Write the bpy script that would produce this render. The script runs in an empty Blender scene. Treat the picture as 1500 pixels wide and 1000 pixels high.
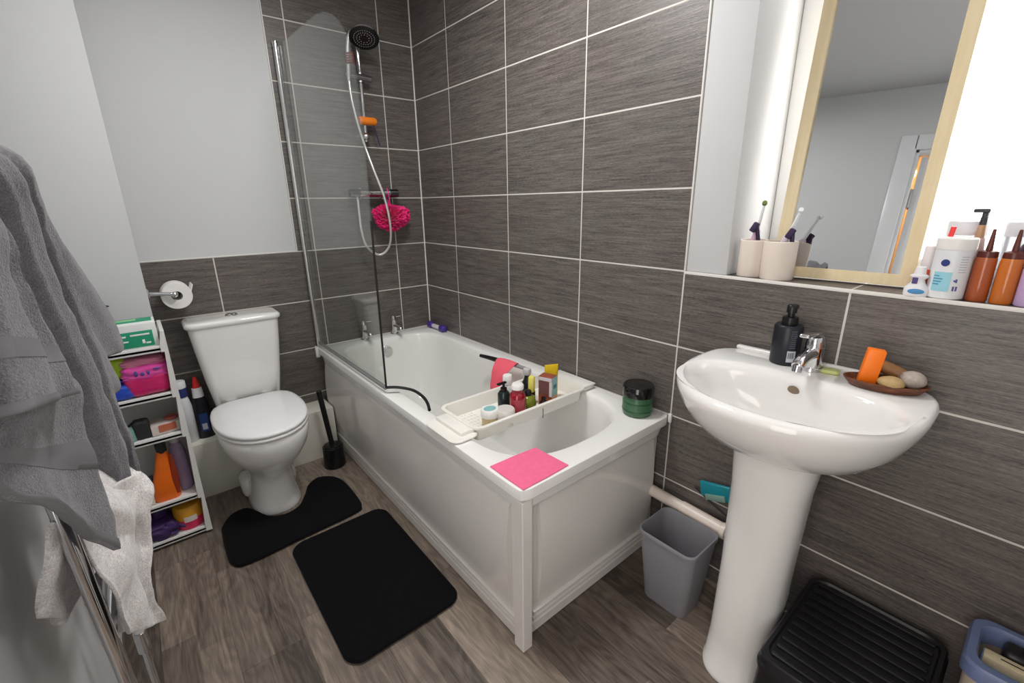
import bpy, bmesh, math, random
from mathutils import Vector, Matrix, noise
random.seed(7)
PI = math.pi
scene = bpy.context.scene
COL = scene.collection
CAM = Vector((-1.3612, -2.4735, 1.3018))

# light levels
WIN, P_CEIL, P_MID, P_NEAR, P_DOOR, EXPO = 3.0, 3.5, 14.5, 1.0, 9, 0.24
MLEAN, MYAW = 7.4, math.radians(3)
# ------------------------------------------------------------------ materials
def srgb(r, g, b):
    f = lambda c: c/12.92 if c <= .04045 else ((c+.055)/1.055)**2.4
    return (f(r/255), f(g/255), f(b/255), 1)

class NT:
    def __init__(s, name):
        s.m = bpy.data.materials.new(name); s.m.use_nodes = True
        s.t = s.m.node_tree; s.n = s.t.nodes; s.l = s.t.links
        s.b = s.n['Principled BSDF']; s.out = s.n['Material Output']
    def new(s, typ, **kw):
        x = s.n.new(typ)
        for k, v in kw.items(): setattr(x, k, v)
        return x
    def link(s, a, b): s.l.new(a, b)
    def math(s, op, a, b=None, clamp=False):
        x = s.new('ShaderNodeMath', operation=op); x.use_clamp = clamp
        for i, v in enumerate((a, b)):
            if v is None: continue
            if isinstance(v, (int, float)): x.inputs[i].default_value = v
            else: s.link(v, x.inputs[i])
        return x.outputs[0]
    def mix(s, f, a, b):
        x = s.new('ShaderNodeMix', data_type='RGBA')
        for sock, v in ((x.inputs['Factor'], f), (x.inputs[6], a), (x.inputs[7], b)):
            if isinstance(v, (int, float, tuple)): sock.default_value = v
            else: s.link(v, sock)
        return x.outputs[2]
    def noise(s, vec, scale, detail=4, rough=.5):
        x = s.new('ShaderNodeTexNoise'); x.inputs['Scale'].default_value = scale
        x.inputs['Detail'].default_value = detail; x.inputs['Roughness'].default_value = rough
        if vec is not None: s.link(vec, x.inputs['Vector'])
        return x.outputs['Fac']
    def mapping(s, vec, scale):
        x = s.new('ShaderNodeMapping'); x.inputs['Scale'].default_value = scale
        s.link(vec, x.inputs['Vector']); return x.outputs[0]
    def bump(s, h, strength, dist=.002):
        x = s.new('ShaderNodeBump'); x.inputs['Strength'].default_value = strength
        x.inputs['Distance'].default_value = dist
        s.link(h, x.inputs['Height']); s.link(x.outputs[0], s.b.inputs['Normal'])
    def pos(s): return s.new('ShaderNodeNewGeometry').outputs['Position']
    def obj(s): return s.new('ShaderNodeTexCoord').outputs['Object']

MATS = {}
def mat(name, c, rough=.4, metal=0, var=.06, scale=30, bump=0, bscale=200, bdist=.001, trans=0, ior=1.45, coat=0, alpha=1, sheen=0, spec=.5):
    """plain surface with a little natural unevenness from noise"""
    if name in MATS: return MATS[name]
    t = NT(name); v = t.obj()
    col = c if len(c) == 4 else srgb(*c)
    d = tuple(x*(1-var) for x in col[:3])+(1,); e = tuple(min(1, x*(1+var)) for x in col[:3])+(1,)
    t.link(t.mix(t.noise(v, scale), d, e), t.b.inputs['Base Color'])
    t.b.inputs['Roughness'].default_value = rough; t.b.inputs['Metallic'].default_value = metal
    t.b.inputs['Transmission Weight'].default_value = trans; t.b.inputs['IOR'].default_value = ior
    t.b.inputs['Coat Weight'].default_value = coat; t.b.inputs['Alpha'].default_value = alpha
    t.b.inputs['Sheen Weight'].default_value = sheen; t.b.inputs['Specular IOR Level'].default_value = spec
    if bump: t.bump(t.noise(v, bscale, 3), bump, bdist)
    MATS[name] = t.m
    return t.m

TW, TH, Z0, XB, YR = .45129, .2555, 1.085, .26636, .34665
def tile_mat(name, axis, off, horiz=False):
    """dark linear-grain wall tile with pale grout, laid out from the room corner"""
    t = NT(name)
    sp = t.new('ShaderNodeSeparateXYZ'); t.link(t.pos(), sp.inputs[0])
    u = t.math('ADD', t.math('MULTIPLY', sp.outputs[axis], -1), -off)
    other = sp.outputs[2] if not horiz else sp.outputs[0]
    v = t.math('SUBTRACT', other, Z0 if not horiz else -.010)
    un = t.math('DIVIDE', u, TW); vn = t.math('DIVIDE', v, TH if not horiz else .6)
    def edge(n, size, g):
        f = t.math('FRACT', n); f2 = t.math('SUBTRACT', 1, f)
        return t.math('LESS_THAN', t.math('MULTIPLY', t.math('MINIMUM', f, f2), size), g)
    g = t.math('MAXIMUM', edge(un, TW, .0026), edge(vn, TH, .0026))
    idv = t.new('ShaderNodeCombineXYZ')
    t.link(t.math('FLOOR', un), idv.inputs[0]); t.link(t.math('FLOOR', vn), idv.inputs[1])
    wn = t.new('ShaderNodeTexWhiteNoise', noise_dimensions='3D'); t.link(idv.outputs[0], wn.inputs['Vector'])
    ve = t.new('ShaderNodeCombineXYZ')
    t.link(t.math('MULTIPLY', u, 11), ve.inputs[0])
    t.link(t.math('MULTIPLY', v, 230), ve.inputs[1])
    t.link(t.math('MULTIPLY', wn.outputs['Value'], 30), ve.inputs[2])
    n1 = t.noise(ve.outputs[0], 1, 5, .6)
    ve2 = t.new('ShaderNodeCombineXYZ')
    t.link(t.math('MULTIPLY', u, 75), ve2.inputs[0]); t.link(t.math('MULTIPLY', v, 640), ve2.inputs[1])
    n2 = t.noise(ve2.outputs[0], 1, 3, .6)
    ve3 = t.new('ShaderNodeCombineXYZ')
    t.link(t.math('MULTIPLY', u, 3), ve3.inputs[0]); t.link(t.math('MULTIPLY', v, 50), ve3.inputs[1])
    n3 = t.noise(ve3.outputs[0], 1, 3, .6)
    s = t.math('ADD', t.math('ADD', t.math('MULTIPLY', n1, .44), t.math('MULTIPLY', n2, .42)), t.math('MULTIPLY', n3, .22))
    ramp = t.new('ShaderNodeValToRGB'); t.link(s, ramp.inputs[0])
    e = ramp.color_ramp.elements
    e[0].position = .38; e[0].color = TILE_LO; e[1].position = .70; e[1].color = TILE_HI
    grout = srgb(208, 204, 197)
    tint = t.mix(t.noise(t.pos(), 7, 3), (1.07, .97, .97, 1), (.95, 1.02, 1.0, 1))
    mt = t.new('ShaderNodeMix', data_type='RGBA', blend_type='MULTIPLY'); mt.inputs['Factor'].default_value = 1
    t.link(ramp.outputs[0], mt.inputs[6]); t.link(tint, mt.inputs[7])
    t.link(t.mix(g, mt.outputs[2], grout), t.b.inputs['Base Color'])
    r = t.math('ADD', t.math('MULTIPLY', g, .4), .36); t.link(r, t.b.inputs['Roughness'])
    h = t.math('SUBTRACT', t.math('ADD', t.math('MULTIPLY', n1, .6), t.math('MULTIPLY', n2, .5)), t.math('MULTIPLY', g, .6))
    t.bump(h, .55, .0012)
    return t.m
TILE_LO = srgb(47, 43, 42); TILE_HI = srgb(126, 119, 114)

def floor_mat():
    t = NT('vinyl plank'); W, L = .178, 1.05
    sp = t.new('ShaderNodeSeparateXYZ'); t.link(t.pos(), sp.inputs[0])
    un = t.math('DIVIDE', t.math('ADD', sp.outputs[0], 1.180), W)
    iu = t.math('FLOOR', un)
    w1 = t.new('ShaderNodeTexWhiteNoise', noise_dimensions='1D'); t.link(iu, w1.inputs['W'])
    vn = t.math('ADD', t.math('DIVIDE', sp.outputs[1], L), t.math('MULTIPLY', w1.outputs['Value'], 7))
    idv = t.new('ShaderNodeCombineXYZ'); t.link(iu, idv.inputs[0]); t.link(t.math('FLOOR', vn), idv.inputs[1])
    wn = t.new('ShaderNodeTexWhiteNoise', noise_dimensions='3D'); t.link(idv.outputs[0], wn.inputs['Vector'])
    ve = t.new('ShaderNodeCombineXYZ')
    t.link(t.math('MULTIPLY', sp.outputs[0], 34), ve.inputs[0]); t.link(t.math('MULTIPLY', sp.outputs[1], 2.6), ve.inputs[1])
    t.link(t.math('MULTIPLY', wn.outputs['Value'], 40), ve.inputs[2])
    x = t.new('ShaderNodeTexNoise'); t.link(ve.outputs[0], x.inputs['Vector'])
    x.inputs['Scale'].default_value = 1; x.inputs['Detail'].default_value = 6; x.inputs['Roughness'].default_value = .62
    x.inputs['Distortion'].default_value = 1.2
    ve2 = t.new('ShaderNodeCombineXYZ')
    t.link(t.math('MULTIPLY', sp.outputs[0], 260), ve2.inputs[0]); t.link(t.math('MULTIPLY', sp.outputs[1], 16), ve2.inputs[1])
    n2 = t.noise(ve2.outputs[0], 1, 3)
    ve3 = t.new('ShaderNodeCombineXYZ')
    t.link(t.math('MULTIPLY', sp.outputs[0], 9), ve3.inputs[0]); t.link(t.math('MULTIPLY', sp.outputs[1], 1.9), ve3.inputs[1]); t.link(t.math('MULTIPLY', wn.outputs['Value'], 60), ve3.inputs[2])
    ring = t.math('ABSOLUTE', t.math('SUBTRACT', t.math('FRACT', t.math('MULTIPLY', t.noise(ve3.outputs[0], 1, 2, .5), 15)), .5))
    s = t.math('ADD', t.math('ADD', t.math('MULTIPLY', x.outputs['Fac'], .50), t.math('MULTIPLY', n2, .24)), t.math('MULTIPLY', wn.outputs['Value'], .27))
    s = t.math('ADD', s, t.math('MULTIPLY', ring, .17))
    iu2 = t.math('FLOOR', t.math('MULTIPLY', un, 2)); w2 = t.new('ShaderNodeTexWhiteNoise', noise_dimensions='1D'); t.link(t.math('ADD', iu2, 40.5), w2.inputs['W'])
    id2 = t.new('ShaderNodeCombineXYZ'); t.link(iu2, id2.inputs[0]); t.link(t.math('FLOOR', t.math('ADD', t.math('DIVIDE', sp.outputs[1], .62), t.math('MULTIPLY', w2.outputs['Value'], 9))), id2.inputs[1])
    w3 = t.new('ShaderNodeTexWhiteNoise', noise_dimensions='3D'); t.link(id2.outputs[0], w3.inputs['Vector'])
    s = t.math('ADD', s, t.math('MULTIPLY', t.math('SUBTRACT', w3.outputs['Value'], .5), .17))
    ramp = t.new('ShaderNodeValToRGB'); t.link(s, ramp.inputs[0]); e = ramp.color_ramp.elements
    e[0].position = .32; e[0].color = srgb(66, 57, 51); e[1].position = .80; e[1].color = srgb(168, 153, 137)
    m = e.new(.54); m.color = srgb(116, 104, 93)
    def edge(n, size, g):
        f = t.math('FRACT', n); return t.math('LESS_THAN', t.math('MULTIPLY', t.math('MINIMUM', f, t.math('SUBTRACT', 1, f)), size), g)
    g = t.math('MAXIMUM', edge(un, W, .0009), edge(vn, L, .0009))
    t.link(t.mix(t.math('MULTIPLY', g, .55), ramp.outputs[0], srgb(52, 44, 39)), t.b.inputs['Base Color'])
    t.b.inputs['Roughness'].default_value = .42
    t.bump(t.math('SUBTRACT', n2, g), .18, .0008)
    return t.m

def glass_mat(name, tint=(.96, .98, .97, 1), ior=1.5):
    t = NT(name); t.n.remove(t.b)
    geo = t.new('ShaderNodeNewGeometry')
    iorv = t.math('ADD', t.math('MULTIPLY', geo.outputs['Backfacing'], 1/ior-ior), ior)
    fr = t.new('ShaderNodeFresnel'); t.link(iorv, fr.inputs['IOR'])
    tr = t.new('ShaderNodeBsdfTransparent'); tr.inputs[0].default_value = tint
    gl = t.new('ShaderNodeBsdfGlossy'); gl.inputs['Roughness'].default_value = .0
    mx = t.new('ShaderNodeMixShader'); t.link(fr.outputs[0], mx.inputs[0]); t.link(tr.outputs[0], mx.inputs[1]); t.link(gl.outputs[0], mx.inputs[2])
    t.link(mx.outputs[0], t.out.inputs[0]); return t.m

def emit_mat(name, c, s):
    t = NT(name); t.b.inputs['Base Color'].default_value = c
    t.b.inputs['Emission Color'].default_value = c
    n = t.noise(t.obj(), 60, 2)
    t.link(t.math('ADD', t.math('MULTIPLY', n, .05*s), .975*s), t.b.inputs['Emission Strength'])
    return t.m

WHITE = mat('white porcelain', (232, 231, 228), .08, coat=.4, var=.01)
ACRYL = mat('white acrylic', (236, 235, 231), .12, var=.01, scale=8)
PANEL = mat('bath panel acrylic', (222, 218, 213), .07, var=.012, scale=6)
PLAST = mat('white plastic', (228, 227, 224), .32, var=.02)
PAINT = mat('matt wall paint', (200, 201, 201), .85, var=.012, scale=3, bump=.05, bscale=400)
CEILP = mat('ceiling paint', (205, 206, 206), .9, var=.012, scale=3)
CHROME = mat('chrome', (218, 218, 220), .07, 1, var=.01)
BLACKP = mat('black plastic', (16, 16, 18), .33, var=.1)
DARKRIB = mat('black ribbed plastic', (22, 21, 25), .38, var=.1)
def towel_mat(name, c, b=.9):
    t = NT(name); v = t.obj(); col = srgb(*c)
    n = t.noise(v, 330, 2, .7); n2 = t.noise(v, 60, 3)
    s = t.math('ADD', t.math('MULTIPLY', n, .7), t.math('MULTIPLY', n2, .3))
    r = t.new('ShaderNodeValToRGB'); t.link(s, r.inputs[0]); e = r.color_ramp.elements
    e[0].position = .3; e[0].color = tuple(x*.62 for x in col[:3])+(1,); e[1].position = .7; e[1].color = tuple(min(1, x*1.35) for x in col[:3])+(1,)
    t.link(r.outputs[0], t.b.inputs['Base Color']); t.b.inputs['Roughness'].default_value = .95
    t.b.inputs['Sheen Weight'].default_value = .35; t.b.inputs['Specular IOR Level'].default_value = .1
    t.bump(n, b, .003); return t.m
TOWEL = towel_mat('grey terry cloth', (116, 115, 118))
TOWELW = towel_mat('white terry cloth', (226, 220, 218), .35)
HEM = mat('grey woven hem', (118, 116, 119), .9, bump=.3, bscale=500)
MATB = towel_mat('black mat pile', (12, 11, 14), .6); MATB.node_tree.nodes['Principled BSDF'].inputs['Sheen Weight'].default_value = .03

# ------------------------------------------------------------------ mesh building
def xf(verts, M):
    for v in verts: v.co = M @ v.co
class MB:
    def __init__(s): s.bm = bmesh.new()
    def _add(s, b2, M=None):
        if M is not None: xf(b2.verts, M)
        mp = {v: s.bm.verts.new(v.co) for v in b2.verts}
        for f in b2.faces:
            try: s.bm.faces.new([mp[v] for v in f.verts])
            except ValueError: pass
        b2.free(); return s
    def box(s, c, d, r=.003, seg=2, rot=None):
        b = bmesh.new(); bmesh.ops.create_cube(b, size=1)
        xf(b.verts, Matrix.Diagonal((d[0], d[1], d[2], 1)))
        r = min(r, min(d)*.45)
        if r > 0: bmesh.ops.bevel(b, geom=list(b.edges), offset=r, segments=seg, affect='EDGES', profile=.5)
        M = Matrix.Translation(c)
        if rot is not None: M = M @ rot
        return s._add(b, M)
    def box2(s, lo, hi, r=.003, seg=2):
        return s.box([(a+b)/2 for a, b in zip(lo, hi)], [abs(b-a) for a, b in zip(lo, hi)], r, seg)
    def loft(s, loops, cap0=True, cap1=True, closed=True, M=None):
        b = bmesh.new(); L = [[b.verts.new(p) for p in lp] for lp in loops]; n = len(L[0])
        for i in range(len(L)-1):
            for j in range(n if closed else n-1):
                k = (j+1) % n
                b.faces.new((L[i][j], L[i][k], L[i+1][k], L[i+1][j]))
        if cap0: b.faces.new(list(reversed(L[0])))
        if cap1: b.faces.new(L[-1])
        bmesh.ops.recalc_face_normals(b, faces=list(b.faces))
        return s._add(b, M)
    def lathe(s, prof, seg=32, loc=(0, 0, 0), M=None, sx=1, sy=1):
        loops = []
        for r, z in prof:
            r = max(r, 1e-5)
            loops.append([(r*sx*math.cos(2*PI*i/seg), r*sy*math.sin(2*PI*i/seg), z) for i in range(seg)])
        M2 = Matrix.Translation(loc)
        if M is not None: M2 = M2 @ M
        return s.loft(loops, True, True, True, M2)
    def cyl(s, a, b, r, r2=None, seg=20, bev=.0015):
        a = Vector(a); b = Vector(b); d = b-a; L = d.length
        r2 = r if r2 is None else r2; e = min(bev, r*.4, L*.4)
        q = d.to_track_quat('Z', 'Y').to_matrix().to_4x4()
        return s.lathe([(r-e, 0), (r, e), (r2, L-e), (r2-e, L)], seg, a, q)
    def tube(s, pts, r, seg=10, smooth=True, n=8):
        P = [Vector(p) for p in pts]
        if smooth and len(P) > 2: P = catmull(P, n)
        rr = r if callable(r) else (lambda t: r)
        T = [(P[min(i+1, len(P)-1)]-P[max(i-1, 0)]).normalized() for i in range(len(P))]
        up = Vector((0, 0, 1)) if abs(T[0].z) < .9 else Vector((1, 0, 0))
        nrm = (up-T[0]*up.dot(T[0])).normalized(); loops = []
        for i, p in enumerate(P):
            nrm = (nrm-T[i]*nrm.dot(T[i])).normalized(); bi = T[i].cross(nrm); q = rr(i/(len(P)-1))
            loops.append([p+(nrm*math.cos(2*PI*j/seg)+bi*math.sin(2*PI*j/seg))*q for j in range(seg)])
        return s.loft(loops)
    def prism(s, poly, z0, z1, r=.002, M=None):
        """outline (x,y) raised from z0 to z1 with softened edges"""
        c = Vector((sum(p[0] for p in poly)/len(poly), sum(p[1] for p in poly)/len(poly)))
        def ins(d):
            out = []; n = len(poly); area = sum(poly[i][0]*poly[(i+1) % n][1]-poly[(i+1) % n][0]*poly[i][1] for i in range(n))
            sg = 1 if area > 0 else -1
            for i in range(n):
                a = Vector(poly[i-1][:2]); b = Vector(poly[(i+1) % n][:2]); t = (b-a).normalized()
                nn = Vector((-t.y, t.x))*sg; out.append((poly[i][0]+nn.x*d, poly[i][1]+nn.y*d))
            return out
        a = ins(r); hi = z1-r if z1 > z0 else z1+r
        lp = [[(x, y, z0) for x, y in a], [(x, y, z0+(r if z1 > z0 else -r)) for x, y in poly], [(x, y, hi) for x, y in poly], [(x, y, z1) for x, y in a]]
        return s.loft(lp, M=M)
    def sphere(s, c, r, sx=1, sy=1, sz=1, u=20, v=12, rot=None, jitter=0):
        b = bmesh.new(); bmesh.ops.create_uvsphere(b, u_segments=u, v_segments=v, radius=r)
        if jitter:
            for w in b.verts: w.co *= 1+jitter*noise.noise(w.co*(1.6/r))
        M = Matrix.Translation(c)
        if rot is not None: M = M @ rot
        return s._add(b, M @ Matrix.Diagonal((sx, sy, sz, 1)))
    def arc(s, r, z0, z1, a0, a1, loc=(0, 0, 0), sx=1, sy=1, th=.0005, n=10):
        """thin curved label wrapped on a round body"""
        lp = []
        for z, q in ((z0, r), (z0, r+th), (z1, r+th), (z1, r)):
            lp.append([(loc[0]+q*sx*math.cos(a0+(a1-a0)*i/n), loc[1]+q*sy*math.sin(a0+(a1-a0)*i/n), loc[2]+z) for i in range(n+1)])
        lp.append(lp[0]); return s.loft(lp, False, False, False)

def catmull(P, n=8):
    out = []
    for i in range(len(P)-1):
        p0 = P[max(i-1, 0)]; p1 = P[i]; p2 = P[i+1]; p3 = P[min(i+2, len(P)-1)]
        for k in range(n):
            t = k/n
            out.append(.5*((2*p1)+(p2-p0)*t+(2*p0-5*p1+4*p2-p3)*t*t+(3*p1-p0-3*p2+p3)*t**3))
    out.append(P[-1].copy() if hasattr(P[-1], 'copy') else P[-1]); return out

INV = {}
def thing(name, label, cat, loc, rz=0, group=None):
    o = bpy.data.objects.new(name, None); COL.objects.link(o); o.empty_display_size = .05
    o.location = loc; o.rotation_euler = (0, 0, rz); o['label'] = label; o['category'] = cat
    if group: o['group'] = group
    INV[o] = (Matrix.Translation(loc) @ Matrix.Rotation(rz, 4, 'Z')).inverted()
    return o
def build(name, mb, m, parent=None, world=True, ang=38, flat=False, origin=None):
    bm = mb.bm
    bmesh.ops.remove_doubles(bm, verts=bm.verts, dist=1e-6)
    bmesh.ops.recalc_face_normals(bm, faces=bm.faces)
    me = bpy.data.meshes.new(name)
    off = None
    if parent is None:
        xs = [v.co for v in bm.verts]
        if origin is None:
            origin = Vector(((min(v.x for v in xs)+max(v.x for v in xs))/2, (min(v.y for v in xs)+max(v.y for v in xs))/2, min(v.z for v in xs)))
        origin = Vector(origin); xf(bm.verts, Matrix.Translation(-origin)); off = origin
    elif world: xf(bm.verts, INV[parent])
    bm.to_mesh(me); bm.free(); me.materials.append(m)
    if not flat:
        for p in me.polygons: p.use_smooth = True
        me.set_sharp_from_angle(angle=math.radians(ang))
    o = bpy.data.objects.new(name, me); COL.objects.link(o)
    if parent is not None:
        o.parent = parent; INV[o] = INV[parent]
    if off is not None: o.location = off; INV[o] = Matrix.Translation(off).inverted()
    return o
def single(name, label, cat, mb, m, group=None, **k):
    o = build(name, mb, m, **k); o['label'] = label; o['category'] = cat
    if group: o['group'] = group
    return o
def struct(name, mb, m, parent=None, **k):
    o = build(name, mb, m, parent, origin=(0, 0, 0) if parent is None else None, **k)
    if parent is None: o['kind'] = 'structure'
    return o
def RX(a): return Matrix.Rotation(a, 4, 'X')
def RY(a): return Matrix.Rotation(a, 4, 'Y')
def RZ(a): return Matrix.Rotation(a, 4, 'Z')
def facing(p): return math.atan2(CAM.y-p[1], CAM.x-p[0])
def rrect(cx, cy, hx, hy, r, n=6):
    out = []
    for k, (sx, sy) in enumerate(((1, 1), (-1, 1), (-1, -1), (1, -1))):
        for i in range(n+1):
            a = PI/2*(k+i/n); out.append((cx+sx*(hx-r)+r*math.cos(a), cy+sy*(hy-r)+r*math.sin(a)))
    return out
# ------------------------------------------------------------------ the room
TBACK = tile_mat('wall tile of tap end', 0, -XB)      # u = -x - XB
TRIGHT = tile_mat('wall tile of window side', 1, YR)
TSILL = tile_mat('sill tile', 1, YR, True)
for mtl in (TBACK,): pass
GROUT = mat('white sealant', (222, 219, 213), .5)
XL, YF, ZC = -1.63, -3.2, 2.36

m = MB(); m.box2((-2.8, YF-.05, -.05), (.35, .05, 0), 0); struct('floor', m, floor_mat())
m = MB(); m.box2((-2.8, YF-.05, ZC), (.35, .05, ZC+.05), 0); struct('ceiling', m, CEILP)
m = MB(); m.box2((-.724, 0, 0), (0, .05, ZC), 0); m.box2((-1.36, 0, 0), (-.724, .05, Z0), 0); struct('wall_back', m, TBACK)
m = MB(); m.box2((-1.36, .004, Z0+.003), (-.728, .05, ZC), 0); struct('wall_back_upper', m, PAINT)
m = MB(); m.box2((0, -1.70, 0), (.05, .05, ZC), 0); m.box2((0, YF, 0), (.05, -1.70, Z0-.004), 0); struct('wall_right', m, TRIGHT)
m = MB()
m.box2((.003, -1.835, Z0), (.36, -1.703, ZC), .004); m.box2((.003, YF, 2.22), (.36, -1.835, ZC), 0); m.box2((.003, YF, Z0), (.36, -3.05, 2.22), 0)
struct('wall_right_upper', m, PAINT)
m = MB(); m.box2((.004, YF, Z0-.015), (.36, -1.70, Z0), 0); struct('trim_1', m, TSILL)
m = MB()
m.box2((-.0012, YF, Z0-.0085), (.0025, -1.70, Z0+.001), .0008)
struct('trim_2', m, GROUT)
m = MB(); m.box2((-.002, -1.7035, Z0), (.005, -1.698, ZC), .001); struct('trim_3', m, GROUT)
m = MB(); m.box2((-.7275, -.002, Z0), (-.7225, .006, ZC), .001); m.box2((-1.352, -.002, Z0-.001), (-.7275, .006, Z0+.004), .001); struct('trim_4', m, GROUT)
m = MB(); m.tube([(-.001, -.001, .57), (-.001, -.001, ZC)], .0045, 8, False); struct('trim_5', m, GROUT)
# low boxing behind the toilet and the pipe boxing beside it
LEDGE = mat('cream boxing paint', (226, 223, 211), .45, var=.015, scale=5)
m = MB(); m.box2((-1.40, -.15, 0), (-.70, 0, .272), .003); struct('wall_boxing_low', m, LEDGE)
m = MB(); m.box2((XL-.02, -.20, 0), (-1.352, .05, ZC), .003); struct('wall_boxing', m, PAINT)
DY0, DY1, DZ = -2.80, -2.02, 2.03
m = MB()
m.box2((XL-.06, DY1, 0), (XL, .05, ZC), 0); m.box2((XL-.06, DY0, DZ), (XL, DY1, ZC), 0); m.box2((XL-.06, YF, 0), (XL, DY0, ZC), 0)
struct('wall_left', m, PAINT)
m = MB(); m.box2((-2.8, YF-.05, 0), (.35, YF, ZC), 0); struct('wall_front', m, PAINT)
WARM = mat('warm hall paint', (226, 190, 140), .85, var=.02, scale=3)
m = MB(); m.box2((-2.8, YF, 0), (-2.75, -1.2, ZC), 0); struct('wall_hall', m, WARM)
m = MB(); m.box2((-2.8, -1.25, 0), (XL-.06, -1.2, ZC), 0); struct('wall_hall_side', m, WARM)
GLOSSW = mat('white gloss woodwork', (220, 221, 222), .25, var=.015)
m = MB()
m.box2((XL-.065, DY1-.028, 0), (XL+.004, DY1, DZ), .003); m.box2((XL-.065, DY0, 0), (XL+.004, DY0+.028, DZ), .003); m.box2((XL-.065, DY0, DZ-.028), (XL+.004, DY1, DZ), .003)
m.box2((XL, DY1-.012, 0), (XL+.018, DY1+.065, DZ+.065), .004); m.box2((XL, DY0-.065, 0), (XL+.018, DY0+.012, DZ+.065), .004); m.box2((XL, DY0, DZ-.012), (XL+.018, DY1, DZ+.065), .004)
struct('trim_6', m, GLOSSW)
d1 = bpy.data.objects.new('door_1', None); COL.objects.link(d1); d1.location = (XL-.03, DY1-.035, 0); d1.rotation_euler = (0, 0, math.radians(-94)); d1['kind'] = 'structure'
INV[d1] = Matrix.Identity(4)
m = MB(); m.box2((.004, -.74, .008), (.044, -.012, DZ-.035), .002)
for z0, z1 in ((.15, .55), (.68, 1.15), (1.28, 1.85)):
    for y0, y1 in ((-.66, -.42), (-.33, -.10)): m.box2((.041, y0, z0), (.048, y1, z1), .004)
build('leaf', m, GLOSSW, d1)
STEEL = mat('brushed steel', (150, 148, 145), .3, 1)
for z in (.25, 1.72):
    m = MB(); m.cyl((-.004, -.002, z), (-.004, -.002, z+.1), .008); m.box2((-.002, -.045, z), (.006, -.002, z+.1), .001); build('hinge', m, STEEL, d1)

# window: white frame, frosted pane full of daylight, a grey catch
w1 = bpy.data.objects.new('window_1', None); COL.objects.link(w1); w1.location = (.30, -2.44, Z0); w1['kind'] = 'structure'
INV[w1] = Matrix.Translation(w1.location).inverted()
UPVC = mat('white window frame', (236, 237, 238), .3, var=.01)
m = MB()
for lo, hi in (((.27, -3.05, Z0), (.33, -2.99, 2.22)), ((.27, -1.895, Z0), (.33, -1.835, 2.22)), ((.27, -3.05, Z0), (.33, -1.835, Z0+.06)), ((.27, -3.05, 2.16), (.33, -1.835, 2.22)), ((.275, -2.52, Z0), (.33, -2.45, 2.22))):
    m.box2(lo, hi, .006)
build('frame', m, UPVC, w1)
m = MB(); m.box2((.305, -3.0, Z0+.05), (.317, -1.88, 2.18), 0); build('pane', m, emit_mat('daylit frosted glass', (1, .985, .98, 1), WIN), w1)
m = MB(); m.box((.265, -2.485, 1.545), (.012, .022, .055), .004); m.box((.256, -2.455, 1.56), (.009, .10, .014), .004, 2, RX(.55))
build('handle', m, mat('blue grey catch', (132, 150, 190), .4), w1)

# ------------------------------------------------------------------ bathtub
bath = thing('bathtub', 'white bath with moulded panels along the dark tiled wall', 'bathtub', (-.35, -.85, 0))
N = 128
def bloop(hx, yn, yf, n1, n2, z, cx=-.352, cn=-1.36, cf=-.36):
    """closed outline: near half bulging to y=yn, far half to y=yf"""
    out = []
    for i in range(N):
        a = 2*PI*(i+.5)/N; c, s = math.cos(a), math.sin(a); n = n2 if s > 0 else n1
        hy = (yf-cf) if s > 0 else (cn-yn)
        q = (abs(c/hx)**n+abs(s/hy)**n)**(-1/n)
        out.append((cx+q*c, (cf if s > 0 else cn)+q*s, z))
    return out
RZT = .574
m = MB()
loops = [bloop(.335, -1.684, -.02, 30, 30, .50, -.35), bloop(.340, -1.691, -.008, 40, 40, .537, -.35), bloop(.348, -1.699, -.002, 40, 40, .539, -.35), bloop(.350, -1.701, 0, 40, 40, .542, -.35), bloop(.350, -1.701, 0, 40, 40, .570, -.35), bloop(.3488, -1.6998, -.001, 40, 40, .5728, -.35), bloop(.346, -1.697, -.004, 40, 40, RZT, -.35),
         bloop(.290, -1.625, -.088, 2.7, 3.6, RZT), bloop(.283, -1.617, -.094, 2.7, 3.6, RZT-.003), bloop(.276, -1.608, -.1, 2.7, 3.6, RZT-.012)]
for k in range(1, 13):
    t = k/12; z = RZT-.012-t*.36
    loops.append(bloop(.276-.05*t-.02*t**6, -1.608+.10*t+.13*t**2.2, -.1-.05*t-.04*t**6, 2.7, 3.6-.4*t, z))
zb = RZT-.372
loops += [bloop(.19, -1.33+.03, -.22, 2.6, 3, zb-.022, cn=-1.1), bloop(.15, -1.24, -.28, 2.5, 2.8, zb-.03, cn=-1.1), bloop(.05, -.9, -.5, 2, 2, zb-.034, cn=-.8)]
m.loft(loops, False, True); build('tub', m, ACRYL, bath, ang=32)
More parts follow.
